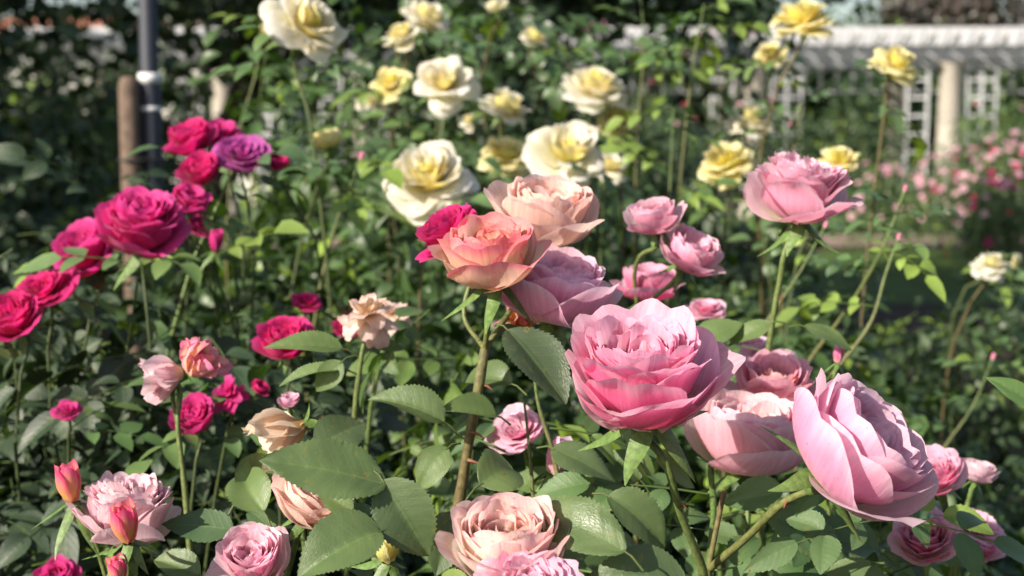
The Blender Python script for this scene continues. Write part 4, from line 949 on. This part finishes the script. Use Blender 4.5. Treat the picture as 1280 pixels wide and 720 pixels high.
# ================================================================ yellow roses
Y_ = 'yellow roses behind the pink ones'
yel = [(388, 26, 1.75, 106, (.35, -.45, .5), 'shaggy', 'yellow', 'large pale yellow rose at the top with dangling petals'), (500, 42, 2.3, 46, (-.2, -.3, .9), 'shaggy', 'yellow', 'cream yellow rose below the top edge left of centre'),
       (535, 20, 2.4, 60, (.1, -.4, .85), 'shaggy', 'yellow', 'cream yellow rose touching the top edge'), (487, 102, 2.3, 48, (-.1, -.6, .7), 'shaggy', 'gold', 'deep yellow rose left of the crisp white tipped one'),
       (556, 99, 2.05, 74, (.15, -.35, .9), 'shaggy', 'yellow', 'yellow rose with spreading white outer petals'), (634, 130, 2.2, 60, (.3, -.2, .9), 'shaggy', 'yellow', 'soft yellow rose in the upper middle'),
       (744, 106, 2.25, 74, (.0, -.4, .9), 'shaggy', 'yellow', 'big pale yellow rose in a pair'), (774, 146, 2.3, 50, (.3, -.3, .85), 'shaggy', 'gold', 'yellow rose just below the big pale one in the pair'),
       (408, 173, 1.9, 40, (0, -.2, .95), 'globe', 'gold', 'small clear yellow rosebud over a round leaf'), (535, 216, 1.75, 100, (0, -.45, .88), 'shaggy', 'yellow', 'large cream white rose above the orange pink globe'),
       (710, 188, 1.85, 96, (.1, -.5, .8), 'shaggy', 'yellow', 'large bright yellow white rose facing forward'), (632, 192, 2.15, 60, (.1, -.4, .85), 'shaggy', 'gold', 'dull yellow rose between the two large cream ones'),
       (762, 206, 2.2, 46, (.2, -.4, .8), 'shaggy', 'yellow', 'shaded yellow rose right behind the bright one'), (1003, 20, 2.0, 72, (.1, -.2, .95), 'shaggy', 'gold', 'yellow rose at the top edge before the pergola'),
       (962, 66, 2.3, 38, (-.1, -.4, .9), 'shaggy', 'gold', 'small yellow rose below the top edge one'), (1122, 76, 1.95, 60, (.0, -.15, .97), 'shaggy', 'gold', 'yellow rose on a reddish stem against the white beams'),
       (908, 200, 2.0, 66, (-.1, -.35, .9), 'shaggy', 'gold', 'golden yellow rose left of the tall single pink rose'), (939, 146, 2.3, 56, (.2, -.5, .8), 'shaggy', 'yellow', 'pale faded yellow rose above the golden one'),
       (1049, 197, 1.9, 48, (.2, -.3, .9), 'shaggy', 'gold', 'yellow rose peeping behind the tall single pink rose'), (1240, 328, 2.2, 42, (0, -.3, .9), 'shaggy', 'yellow', 'lone pale yellow rose over the dark right bush'),
       (1270, 328, 2.5, 12, (0, -.2, .9), 'bud', 'yellow', 'small yellow bud at the right edge of the dark bush'), (620, 6, 2.3, 28, (0, -.1, .98), 'globe', 'yellow', 'pale bud at the top edge in the middle'),
       (338, 38, 2.4, 24, (0, -.2, .95), 'globe', 'gold', 'tiny yellow bud left of the large top rose'), (668, 44, 2.5, 36, (.1, -.3, .9), 'shaggy', 'yellow', 'small cream rose near the pink climber'),
       (470, 125, 2.5, 44, (-.2, -.4, .8), 'shaggy', 'yellow', 'whitish rose in shade under the deep yellow one'), (590, 150, 2.55, 30, (0, -.3, .9), 'shaggy', 'yellow', 'tiny whitish rose between two yellow ones'),
       (385, 395, 1.75, 26, (0, -.3, .9), 'globe', 'gold', 'tiny yellow green bud among the bright leaves')]
for k, (a, b, D_, s_, axx, kd, sc_, lab) in enumerate(yel[:-1]):
    rg = random.Random(k); cc = ((.09, .06, .035), (.12, .11, .04)) if k % 2 else ((.06, .07, .03), (.09, .13, .04))
    axx = (axx[0] + rg.uniform(-.35, .35), axx[1] + rg.uniform(-.45, .15), axx[2])
    rose(a, b, D_, s_ * (1.0 if s_ > 100 or kd == 'bud' else 1.12), axx, kd, sc_, 600 + k * 3, lab, group=Y_, cat='rosebud' if kd in ('bud', 'globe') else 'rose', name='rosebud' if kd in ('bud', 'globe') else 'rose', q=.85, leaves=4, ls=.036, g=(rg.uniform(-.25, .25) - (.15 if a > 1000 else 0), rg.uniform(.0, .2)), r=.0019, lo=.1, hi=.55,
         young=.15, via=[(a + rg.uniform(-8, 8) - (25 if a > 1000 else 0), b + s_ * 1.2, D_ + .03)], cols=cc, n=rg.choice((28, 34, 44)) if kd == 'shaggy' else None)

# ---- leafy budding shoots between the roses
def shoot(pts, label, seed, n=5, s=.03, r=.0016, bud=True, cols=(BROWN, GREEN), young=.3):
    P3 = [np.array(P(*p)) for p in pts]; t = thing('rose_shoot', (P3[0][0], P3[0][1] + .05, 0), label, 'shoot', 'leafy shoots between the roses')
    g0 = np.array((P3[0][0], P3[0][1] + .05, -.02)); path = smooth_path([g0, (g0 + P3[0]) / 2] + P3, 7)
    m = MB(); tube(m, path, r * 1.6, r * .6, 7, cols[0], cols[1], random.Random(seed), .05); m.build('stem', M_STEM, t)
    stem_leaves(path, n, s, t, seed, .6, .98, False, young)
    if bud:
        d = unit(path[-1] - path[-2]); mb = rose_mb(S['gold' if bud == 2 else 'pink'], s * .14, 'bud', seed, .4); place_mb(mb, path[-1], frame(d)).build('bud', M_PETAL, t)
shoot([(1000, 470, 1.5), (1070, 370, 1.55), (1112, 290, 1.6), (1130, 240, 1.6)], 'long brownish shoot leaning right beside the tall pink rose', 701, 7, .026, .0022)
shoot([(1040, 470, 1.5), (1090, 400, 1.5), (1108, 340, 1.5), (1122, 300, 1.5)], 'greenish shoot crossing the long brownish one', 702, 5, .024, .002)
shoot([(960, 400, 1.6), (1000, 340, 1.6), (1030, 285, 1.6)], 'green shoot right of the tall pink rose stem', 703, 4, .026)
shoot([(1180, 560, 1.9), (1215, 510, 1.9), (1240, 450, 1.9)], 'thin shoot over the dark right bush', 704, 6, .03)
shoot([(835, 330, 2.0), (838, 220, 2.0), (842, 135, 2.0)], 'tall reddish shoot right of the yellow pair', 705, 12, .034, .0016, bud=False)
shoot([(400, 360, 1.8), (420, 280, 1.8), (450, 200, 1.8)], 'light green shoot left of the cream white rose', 706, 6, .035, .002)
shoot([(690, 560, 1.0), (672, 500, 1.0), (668, 470, 1.0)], 'cut green stem below the pale pink bloom', 707, 0, .03, .0016, bud=False)
shoot([(665, 600, 1.02), (660, 545, 1.02), (655, 500, 1.02)], 'slim green stem beside the half hidden pale rose', 708, 0, .03, .0013, bud=False)
shoot([(140, 500, 1.45), (160, 430, 1.45), (172, 350, 1.43)], 'yellowish green stem under the largest magenta rose', 709, 3, .03, .002, bud=False)
shoot([(240, 330, 1.55), (262, 280, 1.55), (285, 225, 1.55)], 'pair of green stems holding the top magenta cluster', 710, 3, .03, .0022, bud=False, cols=(GREEN, (.16, .22, .07)))
shoot([(990, 200, 2.3), (1000, 130, 2.3), (990, 150, 2.3)], 'pale bud shoot beneath the top edge yellow rose', 711, 5, .03, .0018)
shoot([(860, 130, 2.2), (870, 60, 2.2), (880, 5, 2.2)], 'leafy shoot reaching the top edge before the pergola', 712, 15, .036, .0016, bud=False)
shoot([(300, 160, 2.4), (320, 90, 2.4), (330, 20, 2.4)], 'leafy shoot left of the large top yellow rose', 713, 9, .034, .002)
shoot([(800, 120, 2.4), (805, 60, 2.4), (800, -10, 2.4)], 'leafy shoot between the yellow pair and the pergola', 714, 15, .036, .0016, bud=False)
# big single leaf at the right edge
t = thing('rose_shoot', (P(1290, 600, .9).x, P(1290, 600, .9).y + .05, 0), 'green leaf on a thin stem at the right edge', 'shoot')
big_leaf((1292, 506), (1241, 466), .9, .9, .32, 801, (0, -.6, .8), c=(.07, .14, .03), parent=t)
m = MB(); tube(m, smooth_path([(t.location[0], t.location[1], -.02), np.array(P(1300, 640, .92)), np.array(P(1293, 506, .9))], 6), .0022, .001, 7, OLIVE, GREEN); m.build('stem', M_STEM, t)
for k, (a, b, D_, wr) in enumerate((((965, 404), (908, 424), 1.08, .30), ((1005, 408), (1070, 428), 1.08, .26), ((868, 430), (925, 396), 1.08, .4))):
    big_leaf(a, b, D_, D_, wr, 820 + k, (0, -.5, .85), c=G2)

daylight(.085, 5.0, .88)
camera(.86, .0058)
